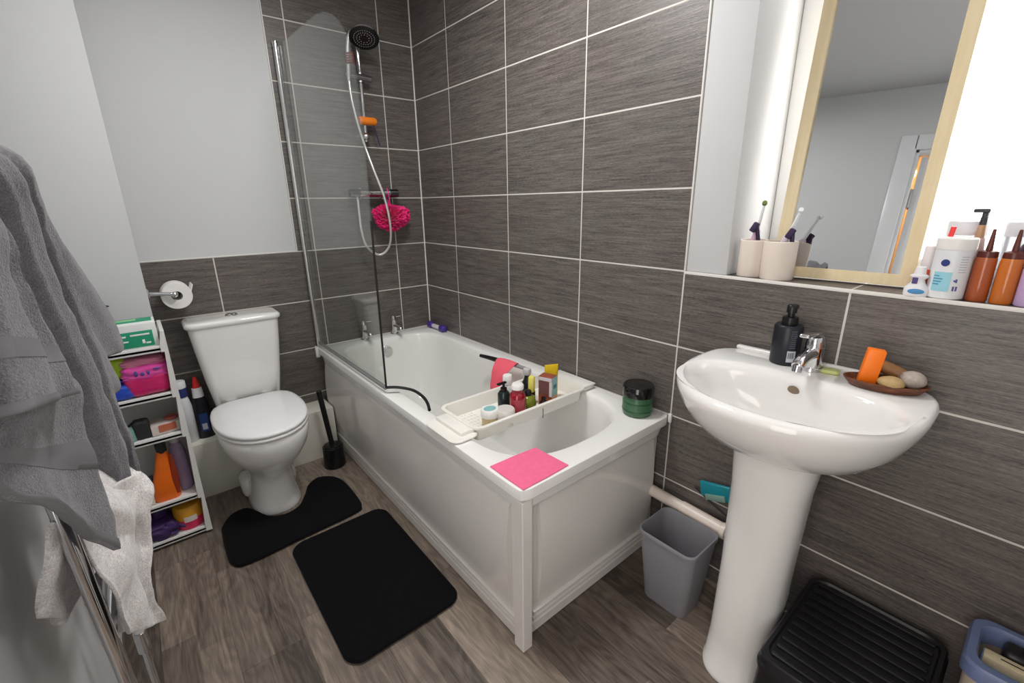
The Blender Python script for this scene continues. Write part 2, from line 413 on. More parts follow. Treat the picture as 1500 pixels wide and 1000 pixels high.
def panel(name, L, H, mapf, near_only):
    """vacuum formed panel: flat sheet, bulging field, three ribs at the foot"""
    m = MB(); nx, nz = 60, 28; hb = .012
    def h(u, z):
        return 0
    # base sheet
    def P(u, z, d): return mapf(u, z, d)
    m.loft([[P(0, 0, 0), P(L, 0, 0), P(L, H, 0), P(0, H, 0)], [P(0, 0, .006), P(L, 0, .006), P(L, H, .006), P(0, H, .006)]])
    # bulging field
    u0, u1, z0, z1 = .035, L-.05, .115, H-.028
    grid = []
    for i in range(nx+1):
        row = []
        for j in range(nz+1):
            q = j/nz; d = .006+.010+.012*math.sin(PI*min(1, (1-q)*1.06))**.9
            row.append(P(u0+(u1-u0)*i/nx, z0+(z1-z0)*q, d))
        grid.append([P(u0+(u1-u0)*i/nx, z0, .004)]+row+[P(u0+(u1-u0)*i/nx, z1+.013, .005)])
    m.loft(grid, True, True)
    for z, d in ((.035, .011), (.060, .014), (.085, .017)):
        m.loft([[P(.02, z-.011, .004), P(.02, z-.005, d), P(.02, z+.006, d), P(.02, z+.011, .004)], [P(L-.03, z-.011, .004), P(L-.03, z-.005, d), P(L-.03, z+.006, d), P(L-.03, z+.011, .004)]])
    return build(name, m, PANEL, bath, ang=28)
panel('side_panel', 1.66, .505, lambda u, z, d: (-.668-d, -.015-u, z+.004), True)
panel('end_panel', .652, .505, lambda u, z, d: (-.006-u, -1.652-d, z+.004), True)
m = MB(); m.box2((-.6925, -1.6925, .003), (-.655, -1.650, .532), .0025, 1); build('corner_trim', m, PANEL, bath, ang=25)
m = MB(); m.cyl((-.35, -.100, .505), (-.35, -.122, .502), .030); m.cyl((-.35, -.121, .502), (-.35, -.127, .502), .022); build('overflow', m, CHROME, bath)
for x in (-.445, -.265):
    m = MB(); m.cyl((x, -.046, RZT), (x, -.046, RZT+.008), .024); m.cyl((x, -.046, RZT+.006), (x, -.046, RZT+.088), .017, .015)
    m.tube([(x, -.05, RZT+.052), (x+.0, -.085, RZT+.056), (x+.0, -.125, RZT+.052), (x, -.135, RZT+.04)], .011, 12)
    tp = build('tap', m, CHROME, bath)
    m = MB(); m.cyl((x, -.046, RZT+.088), (x, -.046, RZT+.112), .016, .0145); m.box((x+.018, -.046, RZT+.104), (.052, .014, .008), .003); build('handle', m, CHROME, tp)
m = MB(); m.box2((-.712, -.022, .52), (-.690, -.001, .582), .004); build('end_cap', m, PLAST, bath)
m = MB(); m.box2((-.012, -1.710, .548), (-.001, -1.697, .582), .003); build('end_cap', m, PLAST, bath)

# ------------------------------------------------------------------ shower screen
scr = thing('shower_screen', 'clear glass bath screen with rounded top hinged on chrome rail', 'shower screen', (-.69, -.02, .58))
m = MB(); m.cyl((-.692, -.016, .582), (-.692, -.016, 1.985), .0115); build('hinge_rail', m, mat('polished aluminium', (196, 196, 196), .22, 1), scr)
m = MB(); m.cyl((-.692, -.016, 1.985), (-.692, -.016, 2.008), .0125); build('rail_cap', m, CHROME, scr)
out = [(-.026, .603), (-.846, .603), (-.856, 1.0), (-.868, 1.45), (-.872, 1.60), (-.866, 1.70), (-.846, 1.784), (-.815, 1.84), (-.77, 1.886), (-.71, 1.925), (-.64, 1.951), (-.56, 1.965), (-.026, 1.985)]
m = MB(); m.loft([[(-.688, y, z) for y, z in out], [(-.682, y, z) for y, z in out]]); build('glass', m, glass_mat('clear glass'), scr, flat=True)
RUB = mat('black seal and edge', (18, 19, 21), .45)
m = MB(); m.tube([(-.685, -.848, .600), (-.685, -.857, 1.0), (-.685, -.864, 1.25)], .0042, 8); build('dark_edge', m, RUB, scr)  # added dark strip standing in for the dark edge of the glass
m = MB(); m.box2((-.690, -.846, .590), (-.680, -.030, .606), .002); build('bottom_seal', m, mat('grey clear seal', (150, 153, 153), .3), scr)
m = MB(); m.tube([(-.683, -.846, .600), (-.645, -.872, .598), (-.60, -.91, .585), (-.585, -.96, .57), (-.592, -1.01, .560), (-.612, -1.06, .555)], .0062, 8); build('loose_seal', m, RUB, scr)

# ------------------------------------------------------------------ shower
sr = thing('shower_rail', 'chrome riser rail on the tiles beside the glass screen', 'shower rail', (-.325, 0, 1.6))
m = MB(); m.cyl((-.325, -.052, 1.615), (-.325, -.052, 2.075), .0095); build('riser', m, CHROME, sr)
for z in (1.640, 2.06):
    m = MB(); m.cyl((-.325, 0, z), (-.325, -.048, z), .016); m.sphere((-.325, -.052, z), .020); build('wall_bracket', m, CHROME, sr)
m = MB(); m.cyl((-.392, -.066, 1.910), (-.275, -.062, 1.905), .0155); m.sphere((-.392, -.066, 1.91), .0165); m.cyl((-.325, -.052, 1.885), (-.325, -.052, 1.928), .018); build('slider', m, mat('satin chrome', (170, 170, 172), .25, 1), sr)
hs = thing('hand_shower', 'round hand shower with black spray face and looping chrome hose', 'shower head', (-.39, -.08, 1.9))
hc = Vector((-.335, -.165, 2.052)); nrm = (Vector((-.20, -.40, -.90))).normalized(); q = nrm.to_track_quat('Z', 'Y').to_matrix().to_4x4()
m = MB(); m.lathe([(.0, -.034), (.03, -.032), (.060, -.018), (.067, -.006), (.067, .001), (.0, .001)], 40, hc, q)
m.tube([(-.392, -.072, 1.885), (-.390, -.080, 1.95), (-.388, -.094, 2.03), (-.374, -.118, 2.080), hc-nrm*.026], lambda t: .011+.005*t, 14); build('handset', m, CHROME, hs)
m = MB(); m.lathe([(0, .0005), (.066, .0005), (.068, .004), (.060, .007), (.014, .005), (0, .005)], 40, hc, q); sp_ = build('spray_face', m, BLACKP, hs)
m = MB()
for rr_, k in ((.022, 10), (.034, 20), (.047, 28)):
    for i in range(k):
        a = 2*PI*(i+.3)/k; m.sphere(hc+(q @ Vector((rr_*math.cos(a), rr_*math.sin(a), .0065))), .0021, u=6, v=4)
build('nozzles', m, mat('grey nozzle rubber', (150, 148, 146), .5), sp_)
hose = [(-.408, -.062, 1.335), (-.413, -.075, 1.25), (-.414, -.085, 1.17), (-.395, -.09, 1.089), (-.331, -.095, 1.045), (-.285, -.125, 1.092), (-.283, -.155, 1.2), (-.302, -.155, 1.339), (-.332, -.125, 1.474), (-.351, -.09, 1.587), (-.377, -.088, 1.695), (-.391, -.08, 1.80), (-.392, -.072, 1.89)]
m = MB(); m.tube(hose, .0062, 10, True, 12); build('hose', m, mat('steel hose', (214, 213, 210), .3, .6), hs)
sv = thing('shower_valve', 'chrome bar shower valve fixed on the tiled tap-end wall', 'shower valve', (-.31, 0, 1.36))
m = MB(); m.cyl((-.395, -.056, 1.364), (-.225, -.056, 1.364), .020)
for x in (-.375, -.245): m.cyl((x, 0, 1.364), (x, -.05, 1.364), .019); m.cyl((x, 0, 1.364), (x, -.008, 1.364), .03)
m.cyl((-.408, -.058, 1.352), (-.408, -.062, 1.332), .009); build('valve_body', m, CHROME, sv)
for a, b in ((-.395, -.445), (-.225, -.178)):
    m = MB(); m.cyl((a, -.056, 1.364), (b, -.056, 1.364), .0225, .021); build('knob', m, mat('dark chrome', (120, 120, 124), .16, 1), sv)
cr = Vector((-.405, -.10, 1.975))
m = MB()
for k in range(5):
    pts = [cr+Vector((.0, 0, -.02+.010*k))+Vector((.019*math.cos(a), .019*math.sin(a), .003*math.sin(3*a))) for a in [2*PI*i/16 for i in range(17)]]
    m.tube([Vector(p)+Vector((.022, .008, .0)) for p in pts], .0035, 6, False)
single('hair_coil', 'brown coiled hair tie round the shower handset neck', 'hair tie', m, mat('brown hair tie', (128, 62, 48), .5))
og = thing('sponge_roll', 'orange sponge roll clipped round the chrome shower rail', 'bath sponge', (-.315, -.06, 1.71))
m = MB(); m.lathe([(.0, -.046), (.016, -.045), (.019, -.040), (.019, .034), (.015, .044), (0, .046)], 20, (-.315, -.066, 1.712), RY(PI/2)); build('roll', m, mat('orange foam', (238, 128, 24), .7, bump=.3, bscale=300), og)
m = MB(); m.tube([(-.285, -.064, 1.70), (-.272, -.060, 1.655), (-.255, -.056, 1.60)], .0035, 8); build('strap', m, mat('purple strap', (62, 32, 82), .5), og)
pf = thing('bath_puff', 'bright pink mesh bath puff hanging from the shower valve', 'bath puff', (-.24, -.1, 1.16))
m = MB(); rnd = random.Random(3)
for k in range(420):
    n_ = Vector((rnd.gauss(0, 1), rnd.gauss(0, 1), rnd.gauss(0, 1))).normalized()
    c = Vector((-.240, -.082, 1.240)); R_ = Vector((.100, .058, .066)); lob = 1+.10*math.sin(3*math.atan2(n_.z, n_.x)+.8)
    p0 = n_*(rnd.uniform(.45, .96)*lob); t1 = n_.orthogonal().normalized(); t1 = Matrix.Rotation(rnd.uniform(0, 6.28), 3, n_) @ t1; t2 = n_.cross(t1)
    a_ = rnd.uniform(.7, 1.3); ph = rnd.uniform(0, 6); rows = []
    for i in range(3):
        rows.append([])
        for j in range(7):
            s_ = j/6-.5; p = p0+t1*s_*.62*a_+n_*((i-1)*.17)+t2*(.10*math.sin(s_*14+ph)+(i-1)*.05*math.sin(s_*9+ph))
            rows[-1].append(c+Vector((p.x*R_.x, p.y*R_.y, p.z*R_.z)))
    m.loft(rows, False, False, False)
build('mesh_ball', m, mat('pink puff mesh', (236, 22, 120), .6, var=.15, sheen=.3), pf, ang=80)
m = MB(); m.tube([(-.245, -.09, 1.28), (-.243, -.085, 1.34), (-.240, -.06, 1.389), (-.236, -.034, 1.36), (-.238, -.07, 1.30), (-.24, -.09, 1.27)], .0028, 6); build('cord', m, mat('pink cord', (226, 60, 140), .6), pf)

# ------------------------------------------------------------------ toilet
wc = thing('toilet', 'white close-coupled toilet with closed lid beside the bath', 'toilet', (-1.07, -.3, 0))
def ell(cx, cy, hx, hy, z, n=2.0, k=48, yb=None):
    out = []
    for i in range(k):
        a = 2*PI*i/k; c, s = math.cos(a), math.sin(a); q = (abs(c/hx)**n+abs(s/hy)**n)**(-1/n)
        y = cy+q*s; out.append((cx+q*c, min(y, yb) if yb is not None else y, z))
    return out
TX = -1.072
m = MB()
secs = [(0, -.335, .100, .165, 2.6), (.010, -.335, .104, .169, 2.6), (.03, -.333, .098, .163, 2.6), (.10, -.325, .088, .155, 2.5), (.17, -.325, .09, .16, 2.4), (.225, -.345, .112, .19, 2.3), (.28, -.37, .143, .222, 2.2), (.33, -.385, .163, .242, 2.2), (.375, -.39, .172, .248, 2.25), (.405, -.39, .173, .248, 2.3), (.413, -.39, .168, .243, 2.3)]
m.loft([ell(TX, cy, hx, hy, z, n) for z, cy, hx, hy, n in secs])
m.box2((TX-.115, -.24, .29), (TX+.115, -.03, .425), .03, 4)
m.box2((TX-.118, -.31, 0), (TX+.118, -.165, .10), .035, 4)
build('pan', m, WHITE, wc, ang=60)
def dshape(hx, yb, yfr, k=44):
    """seat outline: flat back with rounded corners, round front"""
    out = []; cy = yb-.19; n1 = 2.25
    for i in range(k):
        a = 2*PI*i/k; c, s = math.cos(a), math.sin(a)
        if s < 0: q = (abs(c/hx)**n1+abs(s/(cy-yfr))**n1)**(-1/n1)
        else: q = (abs(c/hx)**5+abs(s/.19)**5)**(-1/5)*(1-.0*s)
        x = q*c; y = cy+q*s
        if s > 0: x *= 1-.12*((y-cy)/.19)**1.6
        out.append((TX+x, y))
    return out
m = MB(); m.prism(dshape(.180, -.172, -.645), .4175, .432, .004); st = build('seat', m, PLAST, wc, ang=60)
m = MB()
o2 = dshape(.180, -.170, -.645); c0 = (TX, -.40)
m.loft([[(x*.985+c0[0]*.015, y*.985+c0[1]*.015, .4365) for x, y in o2], [(x, y, .4395) for x, y in o2], [(x, y, .447) for x, y in o2], [(c0[0]+(x-c0[0])*.975, c0[1]+(y-c0[1])*.98, .4515) for x, y in o2], [(c0[0]+(x-c0[0])*.9, c0[1]+(y-c0[1])*.92, .455) for x, y in o2], [(c0[0]+(x-c0[0])*.4, c0[1]+(y-c0[1])*.4, .4585) for x, y in o2]])
ld = build('lid', m, mat('white seat plastic', (233, 233, 233), .12, var=.01), wc, ang=60)
for s in (-1, 1):
    m = MB(); m.cyl((TX+s*.075-.02, -.166, .44), (TX+s*.075+.02, -.166, .44), .011); build('hinge', m, CHROME, ld)
m = MB(); lp = []
for z, hw, yb, yf in ((.42, .125, -.03, -.150), (.43, .138, -.022, -.162), (.55, .154, -.016, -.170), (.70, .170, -.012, -.176), (.80, .179, -.01, -.178)):
    lp.append([(x, y, z) for x, y in rrect(TX, (yb+yf)/2, hw, (yb-yf)/2, .035)])
m.loft(lp); ci = build('cistern', m, WHITE, wc, ang=50)
m = MB(); m.prism(rrect(TX, -.094, .190, .092, .04), .800, .828, .008); build('cistern_lid', m, WHITE, ci, ang=50)
m = MB(); m.cyl((TX+.0, -.09, .826), (TX, -.09, .834), .026); m.cyl((TX-.008, -.09, .833), (TX-.008, -.09, .838), .012); m.cyl((TX+.012, -.09, .833), (TX+.012, -.09, .838), .009); build('flush_button', m, CHROME, ci)

# ------------------------------------------------------------------ basin
bs = thing('pedestal_basin', 'white pedestal washbasin against the dark tiles under the window', 'basin', (-.2, -2.118, 0))
BY = -2.118; K = 96
def bl(cx, fx, bx, hy, z, nf=2.2, nb=4, cy=BY):
    out = []
    for i in range(K):
        a = 2*PI*i/K; c, s = math.cos(a), math.sin(a)   # c>0: towards the wall
        hx, n = (bx, nb) if c > 0 else (fx, nf)
        q = (abs(c/hx)**n+abs(s/hy)**n)**(-1/n); out.append((min(cx+q*c, -.002), cy+q*s, z))
    return out
m = MB()
L_ = [bl(-.16, .085, .10, .085, .690), bl(-.16, .10, .158, .10, .700), bl(-.17, .150, .166, .150, .716), bl(-.17, .205, .168, .195, .745), bl(-.17, .248, .168, .228, .785), bl(-.17, .274, .168, .248, .825), bl(-.17, .284, .168, .257, .850), bl(-.17, .287, .168, .259, .862), bl(-.17, .286, .168, .2585, .869), bl(-.17, .283, .167, .256, .875), bl(-.17, .278, .166, .252, .879), bl(-.17, .271, .164, .246, .880),
      bl(-.268, .166, .140, .238, .8803, 2.2, 3), bl(-.270, .160, .134, .232, .8785, 2.2, 2.9), bl(-.272, .153, .128, .225, .873, 2.2, 2.8), bl(-.273, .146, .122, .217, .864, 2.2, 2.8), bl(-.272, .140, .118, .208, .850, 2.2, 2.8), bl(-.265, .130, .112, .195, .82, 2.1, 2.6), bl(-.255, .105, .098, .155, .775, 2, 2.4), bl(-.245, .07, .07, .095, .752, 2, 2), bl(-.24, .022, .022, .022, .745, 2, 2)]
m.loft(L_); m.box2((-.022, BY-.21, .876), (-.002, BY+.215, .888), .004, 3)
build('bowl', m, WHITE, bs, ang=80)
m = MB(); L_ = []
for z, fx, hy, cx in ((0, .092, .086, -.235), (.014, .093, .087, -.235), (.02, .088, .083, -.235), (.12, .082, .080, -.23), (.35, .078, .081, -.222), (.6, .082, .088, -.215), (.715, .092, .100, -.205)):
    L_.append([(cx+(fx if math.cos(a) < 0 else .14)*math.copysign(abs(math.cos(a))**.85, math.cos(a)), BY+hy*math.copysign(abs(math.sin(a))**.85, math.sin(a)), z) for a in [2*PI*i/48 for i in range(48)]])
m.loft(L_); build('pedestal', m, WHITE, bs, ang=55)
m = MB(); m.lathe([(0, 0), (.012, 0), (.0135, .0025), (.010, .004), (0, .003)], 20, (-.1535, BY+.005, .846), RY(-PI/2-.35)); build('overflow_hole', m, mat('brassy overflow', (140, 122, 104), .35, .7), bs)
m = MB(); m.cyl((-.24, BY, .743), (-.24, BY, .750), .02); build('waste', m, CHROME, bs)
m = MB(); tx, ty = -.072, BY+.0
m.cyl((tx, ty, .880), (tx, ty, .892), .026); m.cyl((tx, ty, .89), (tx, ty, .945), .0225, .021)
m.tube([(tx, ty, .925), (tx-.04, ty, .930), (tx-.085, ty, .925), (tx-.105, ty, .915)], lambda t: .016-.003*t, 14)
m.cyl((tx-.100, ty, .918), (tx-.104, ty, .900), .0115)
tp = build('tap', m, CHROME, bs)
m = MB(); m.cyl((tx, ty, .945), (tx-.004, ty, .972), .0215, .018); m.box((tx-.045, ty, .984), (.10, .022, .009), .004, 3, RY(.10)); build('lever', m, CHROME, tp)

# waste pipe
m = MB(); m.cyl((-.040, -1.672, .269), (-.040, -1.84, .262), .021); m.cyl((-.04, -1.80, .264), (-.04, -1.955, .259), .0235); m.cyl((-.04, -1.945, .259), (-.04, -1.962, .259), .027); m.cyl((-.04, -1.96, .259), (-.04, -2.03, .257), .017)
single('waste_pipe', 'white plastic waste pipe running low from bath to pedestal', 'pipe', m, mat('cream pvc', (226, 214, 203), .35))
# ------------------------------------------------------------------ towel rail and towels
tr = thing('towel_rail', 'chrome ladder towel rail on the white wall under the towels', 'towel rail', (-1.53, -1.35, .48))
px = lambda z: -1.5156-(z-.49)*.0255
for y in (-1.60, -1.10):
    m = MB(); lp = []
    for z in (.49, .494, 1.356, 1.36):
        e = .8 if z in (.49, 1.36) else 1
        lp.append([(px(z)+.0125*e*math.cos(a)*(1 if math.cos(a) > 0 else .7), y+.019*e*math.sin(a), z) for a in [2*PI*i/24 for i in range(24)]])
    m.loft(lp); build('post', m, CHROME, tr)
for z in (1.335, 1.25, 1.165, 1.03, .945, .86, .70, .615):
    m = MB(); m.tube([(px(z), -1.60, z), (px(z)-.006, -1.10, z)], .0105, 14, False); build('rung', m, CHROME, tr)
for y, z in ((-1.45, 1.29), (-1.18, 1.29), (-1.20, .575)):
    m = MB(); m.cyl((XL, y, z), (px(z)-.012, y, z), .013); m.cyl((XL, y, z), (XL+.006, y, z), .02); build('wall_bracket', m, CHROME, tr)
m = MB(); m.cyl((-1.516, -1.46, .52), (-1.516, -1.46, .60), .014); m.sphere((-1.50, -1.46, .575), .022, sz=1.1, u=10, v=8); m.cyl((-1.516, -1.46, .53), (-1.49, -1.46, .53), .012); build('valve', m, CHROME, tr)
m = MB(); m.cyl((-1.53, -1.25, .33), (-1.53, -1.25, .52), .011); build('pipe_sleeve', m, PLAST, tr)
m = MB(); m.cyl((-1.53, -1.25, .0), (-1.53, -1.25, .332), .0075); m.cyl((-1.53, -1.25, .27), (-1.53, -1.25, .33), .013); build('pipe_tail', m, CHROME, tr)

def cr1(p0, p1, p2, p3, t): return .5*((2*p1)+(p2-p0)*t+(2*p0-5*p1+4*p2-p3)*t*t+(3*p1-p0-3*p2+p3)*t**3)
def surface(rows, nu, nv):
    R_ = [[Vector(p) for p in r] for r in rows]; nr, nc = len(R_), len(R_[0])
    def row(r, u):
        f = u*(nc-1); i = min(int(f), nc-2); t = f-i
        g = lambda k: r[max(0, min(nc-1, k))]
        return cr1(g(i-1), g(i), g(i+1), g(i+2), t)
    out = []
    for a in range(nv+1):
        f = a/nv*(nr-1); i = min(int(f), nr-2); t = f-i
        line = []
        for b in range(nu+1):
            u = b/nu; g = lambda k: row(R_[max(0, min(nr-1, k))], u)
            line.append(cr1(g(i-1), g(i), g(i+1), g(i+2), t))
        out.append(line)
    return out
def cloth(rows, nu=36, nv=60, th=.010, wr=.004, folds=0, fold_amp=.006, seed=0, fs=9, prof=None, rng=None, extra=0):
    """a hanging cloth with thickness: smooth surface through the given rows, folds and small creases"""
    S = surface(rows, nu, nv); m = MB()
    nrm = []
    for i in range(nv+1):
        nrm.append([])
        for j in range(nu+1):
            du = S[i][min(j+1, nu)]-S[i][max(j-1, 0)]; dv = S[min(i+1, nv)][j]-S[max(i-1, 0)][j]
            n = du.cross(dv); nrm[-1].append(n.normalized() if n.length > 1e-9 else Vector((1, 0, 0)))
    F_, B_ = [], []
    for i in range(nv+1):
        F_.append([]); B_.append([])
        for j in range(nu+1):
            p, n = S[i][j], nrm[i][j]
            d = wr*noise.noise(p*fs*3+Vector((seed, 0, 0)))+wr*.12*noise.noise(p*60)
            if folds: d += fold_amp*math.sin(j/nu*2*PI*folds+seed+1.2*math.sin(i/nv*3))*min(1, i/nv*2.5)
            if prof:
                f = j/nu*(len(prof)-1); k = min(int(f), len(prof)-2); t = f-k; t = t*t*(3-2*t)
                d += (prof[k]*(1-t)+prof[k+1]*t)*min(1, i/nv*3)*(1 if nrm_sign(S, nu, nv) else -1)
            e = th*.5*(1 if 0 < j < nu and 0 < i < nv else .55)
            e += extra*.5
            F_[-1].append(p+n*(d+e)); B_[-1].append(p+n*(d-e))
    i0, i1 = (0, nv) if rng is None else (int(rng[0]*nv), int(rng[1]*nv))
    lp = [F_[i]+list(reversed(B_[i])) for i in range(i0, i1+1)]
    m.loft(lp); return m
_sg = {}
def nrm_sign(S, nu, nv):
    k = id(S)
    if k not in _sg:
        _sg.clear(); i, j = nv//2, nu//2
        _sg[k] = (S[i][j+1]-S[i][j-1]).cross(S[i+1][j]-S[i-1][j]).x > 0
    return _sg[k]
def over(rows, zlift=.012, xb=-1.575, drop=.22, xr=-1.540, z=None):
    """carry the top edge over a rung and down the wall side"""
    top = rows[0]; a = [(xr, p[1], (z or p[2]+zlift)) for p in top]; b = [(xb, p[1], (z or p[2])-.03) for p in top]; c = [(xb-.01, p[1], (z or p[2])-drop) for p in top]
    return [c, b, a]+rows
TC=[[(-1.495,-1.620,1.338),(-1.479,-1.550,1.361),(-1.468,-1.480,1.366)],
 [(-1.492,-1.600,1.292),(-1.479,-1.500,1.309),(-1.466,-1.440,1.299)],
 [(-1.495,-1.560,1.220),(-1.483,-1.460,1.224),(-1.465,-1.400,1.200)],
 [(-1.494,-1.530,1.162),(-1.481,-1.430,1.143),(-1.462,-1.370,1.123)],
 [(-1.492,-1.500,1.074),(-1.472,-1.400,1.043),(-1.458,-1.330,1.014)],
 [(-1.494,-1.470,0.982),(-1.469,-1.380,0.956),(-1.459,-1.340,0.906)],
 [(-1.493,-1.450,0.895),(-1.465,-1.370,0.864),(-1.446,-1.340,0.836)],
 [(-1.494,-1.430,0.807),(-1.469,-1.360,0.776),(-1.442,-1.340,0.782)]]
TD=[[(-1.492,-1.400,1.310),(-1.480,-1.350,1.321),(-1.478,-1.300,1.311)],
 [(-1.499,-1.360,1.199),(-1.482,-1.300,1.204),(-1.477,-1.260,1.197)],
 [(-1.494,-1.340,1.136),(-1.479,-1.270,1.124),(-1.469,-1.230,1.114)],
 [(-1.488,-1.330,1.042),(-1.463,-1.250,1.016),(-1.450,-1.210,1.000)],
 [(-1.481,-1.330,0.985),(-1.457,-1.250,0.954),(-1.442,-1.210,0.934)],
 [(-1.478,-1.330,0.932),(-1.462,-1.260,0.925),(-1.448,-1.220,0.923)]]
TE=[[(-1.514,-1.300,1.322),(-1.494,-1.250,1.325),(-1.485,-1.200,1.320)],
 [(-1.504,-1.280,1.252),(-1.485,-1.220,1.261),(-1.474,-1.170,1.259)],
 [(-1.498,-1.260,1.189),(-1.475,-1.190,1.186),(-1.453,-1.130,1.172)],
 [(-1.486,-1.250,1.120),(-1.458,-1.170,1.102),(-1.433,-1.110,1.088)],
 [(-1.473,-1.240,1.045),(-1.446,-1.160,1.029),(-1.422,-1.100,1.016)],
 [(-1.461,-1.240,1.001),(-1.443,-1.160,0.989),(-1.425,-1.100,0.985)]]
TA=[[(-1.505,-1.780,1.302),(-1.492,-1.720,1.294),(-1.487,-1.640,1.285)],
 [(-1.511,-1.790,1.252),(-1.501,-1.730,1.238),(-1.484,-1.640,1.218)],
 [(-1.520,-1.800,1.195),(-1.501,-1.740,1.180),(-1.477,-1.630,1.140)],
 [(-1.524,-1.810,1.143),(-1.501,-1.750,1.131),(-1.469,-1.640,1.091)],
 [(-1.528,-1.820,1.093),(-1.500,-1.760,1.084),(-1.466,-1.640,1.057)]]
TB=[[(-1.535,-1.800,1.114),(-1.498,-1.700,1.102),(-1.476,-1.580,1.060)],
 [(-1.538,-1.800,1.085),(-1.512,-1.710,1.038),(-1.478,-1.580,0.994)],
 [(-1.538,-1.800,1.065),(-1.516,-1.710,0.992),(-1.479,-1.580,0.906)],
 [(-1.534,-1.800,1.045),(-1.510,-1.715,0.962),(-1.479,-1.580,0.830)],
 [(-1.532,-1.800,1.035),(-1.503,-1.710,0.927),(-1.482,-1.590,0.770)]]
TWh=[[(-1.515,-1.600,0.905),(-1.495,-1.450,0.838),(-1.435,-1.360,0.769)],
 [(-1.505,-1.600,0.864),(-1.466,-1.460,0.767),(-1.449,-1.380,0.701)],
 [(-1.505,-1.590,0.831),(-1.476,-1.420,0.678),(-1.461,-1.380,0.643)],
 [(-1.500,-1.590,0.755),(-1.481,-1.460,0.643),(-1.474,-1.400,0.569)],
 [(-1.494,-1.570,0.673),(-1.487,-1.450,0.559),(-1.478,-1.400,0.500)],
 [(-1.503,-1.540,0.564),(-1.489,-1.460,0.496),(-1.468,-1.380,0.432)]]
TF=[[(-1.486,-1.500,0.833),(-1.468,-1.420,0.806),(-1.440,-1.360,0.787)],
 [(-1.489,-1.500,0.812),(-1.472,-1.420,0.770),(-1.429,-1.360,0.745)],
 [(-1.491,-1.500,0.804),(-1.473,-1.420,0.737),(-1.447,-1.370,0.734)]]
TV=[[(-1.527,-1.620,0.867),(-1.538,-1.500,0.785),(-1.545,-1.420,0.701)],
 [(-1.538,-1.630,0.838),(-1.555,-1.520,0.732),(-1.559,-1.450,0.653)],
 [(-1.558,-1.620,0.781),(-1.567,-1.540,0.701),(-1.566,-1.460,0.631)],
 [(-1.576,-1.600,0.707),(-1.579,-1.550,0.661),(-1.575,-1.530,0.632)]]
G = 'grey towels on the rail'
def towel(name, label, rows, mt, group=None, hem=None, band=None, **k):
    o = single(name, label, 'towel', cloth(rows, **k), mt, group, ang=75)
    for nm, i0, i1, extra in (hem or []):
        build(nm, cloth(rows, **{**k, 'rng': (i0, i1), 'extra': extra}), HEM if mt is TOWEL else mt, o, ang=75)
    return o
towel('bath_towel', 'dark grey rearmost towel on the rail beside the storage cart', over(TE, z=1.372), TOWEL, G, th=.010, wr=.003, seed=2, prof=[-.02, -.006, .004, -.004])
towel('bath_towel', 'grey towel with short squared corner between rearmost and longest towels', over(TD, z=1.378), TOWEL, G, th=.010, wr=.002, seed=3, prof=[-.012, 0, 0, -.003], hem=[('hem', .95, 1, .003)])
towel('bath_towel', 'longest grey towel hanging in one thick rolled fold', over(TC, z=1.388), TOWEL, G, th=.022, wr=.004, seed=1, nu=48, prof=[-.045, -.022, .008, .014, .006, -.004, .006, .006, -.012])
towel('bath_towel', 'lowest grey towel with hem across the chrome rail post', over(TB, z=1.17, xr=-1.548, xb=-1.58, drop=.1), TOWEL, G, th=.012, wr=.004, seed=5, prof=[0, -.006, .004, -.004, .005], hem=[('hem', .95, 1, .003), ('band', .62, .70, .0012)])
towel('bath_towel', 'front grey towel with wide hem, topmost of the layers', over(TA, z=1.36), TOWEL, G, th=.016, wr=.004, seed=4, nu=44, prof=[0, .008, -.010, .010, .012, -.006, .004], hem=[('hem', .95, 1, .004), ('band', .76, .83, .0016)])
wt = single('white_towel', 'crumpled white towel under the grey ones, corner pointing out', 'towel', cloth([[(-1.545, -1.60, .90), (-1.535, -1.45, .885), (-1.53, -1.33, .88)]]+TWh, 44, 80, .006, .008, 1.6, .008, 6, 4.5), TOWELW, ang=75)
build('folded_corner', cloth(TF, 26, 22, .006, .004, 1, .004, 3, 5), TOWELW, wt, ang=75)
build('back_fall', cloth(TV, 26, 30, .010, .007, 1.2, .008, 8, 5), TOWELW, wt, ang=75)

# ------------------------------------------------------------------ mats
def matmesh(poly, z1):
    m = MB(); m.prism(poly, .001, z1, .006); return m
out = []
for p in catmull([Vector(v) for v in ((-1.305, -.455), (-1.262, -.385), (-1.20, -.372), (-1.165, -.42), (-1.13, -.500), (-1.072, -.532), (-1.01, -.510), (-.962, -.435), (-.93, -.372), (-.875, -.340), (-.815, -.378), (-.786, -.45), (-.782, -.60), (-.792, -.695), (-.835, -.728), (-1.06, -.742), (-1.255, -.752), (-1.306, -.715), (-1.312, -.60), (-1.305, -.455))], 6)[:-1]: out.append((p.x, p.y))
single('toilet_mat', 'black contour mat curved round the toilet foot', 'bath mat', matmesh(out, .014), MATB)
single('bath_mat', 'black rectangular bath mat with rounded corners beside the bath', 'bath mat', matmesh(rrect(-.918, -1.085, .197, .325, .055, 8), .014), MATB)

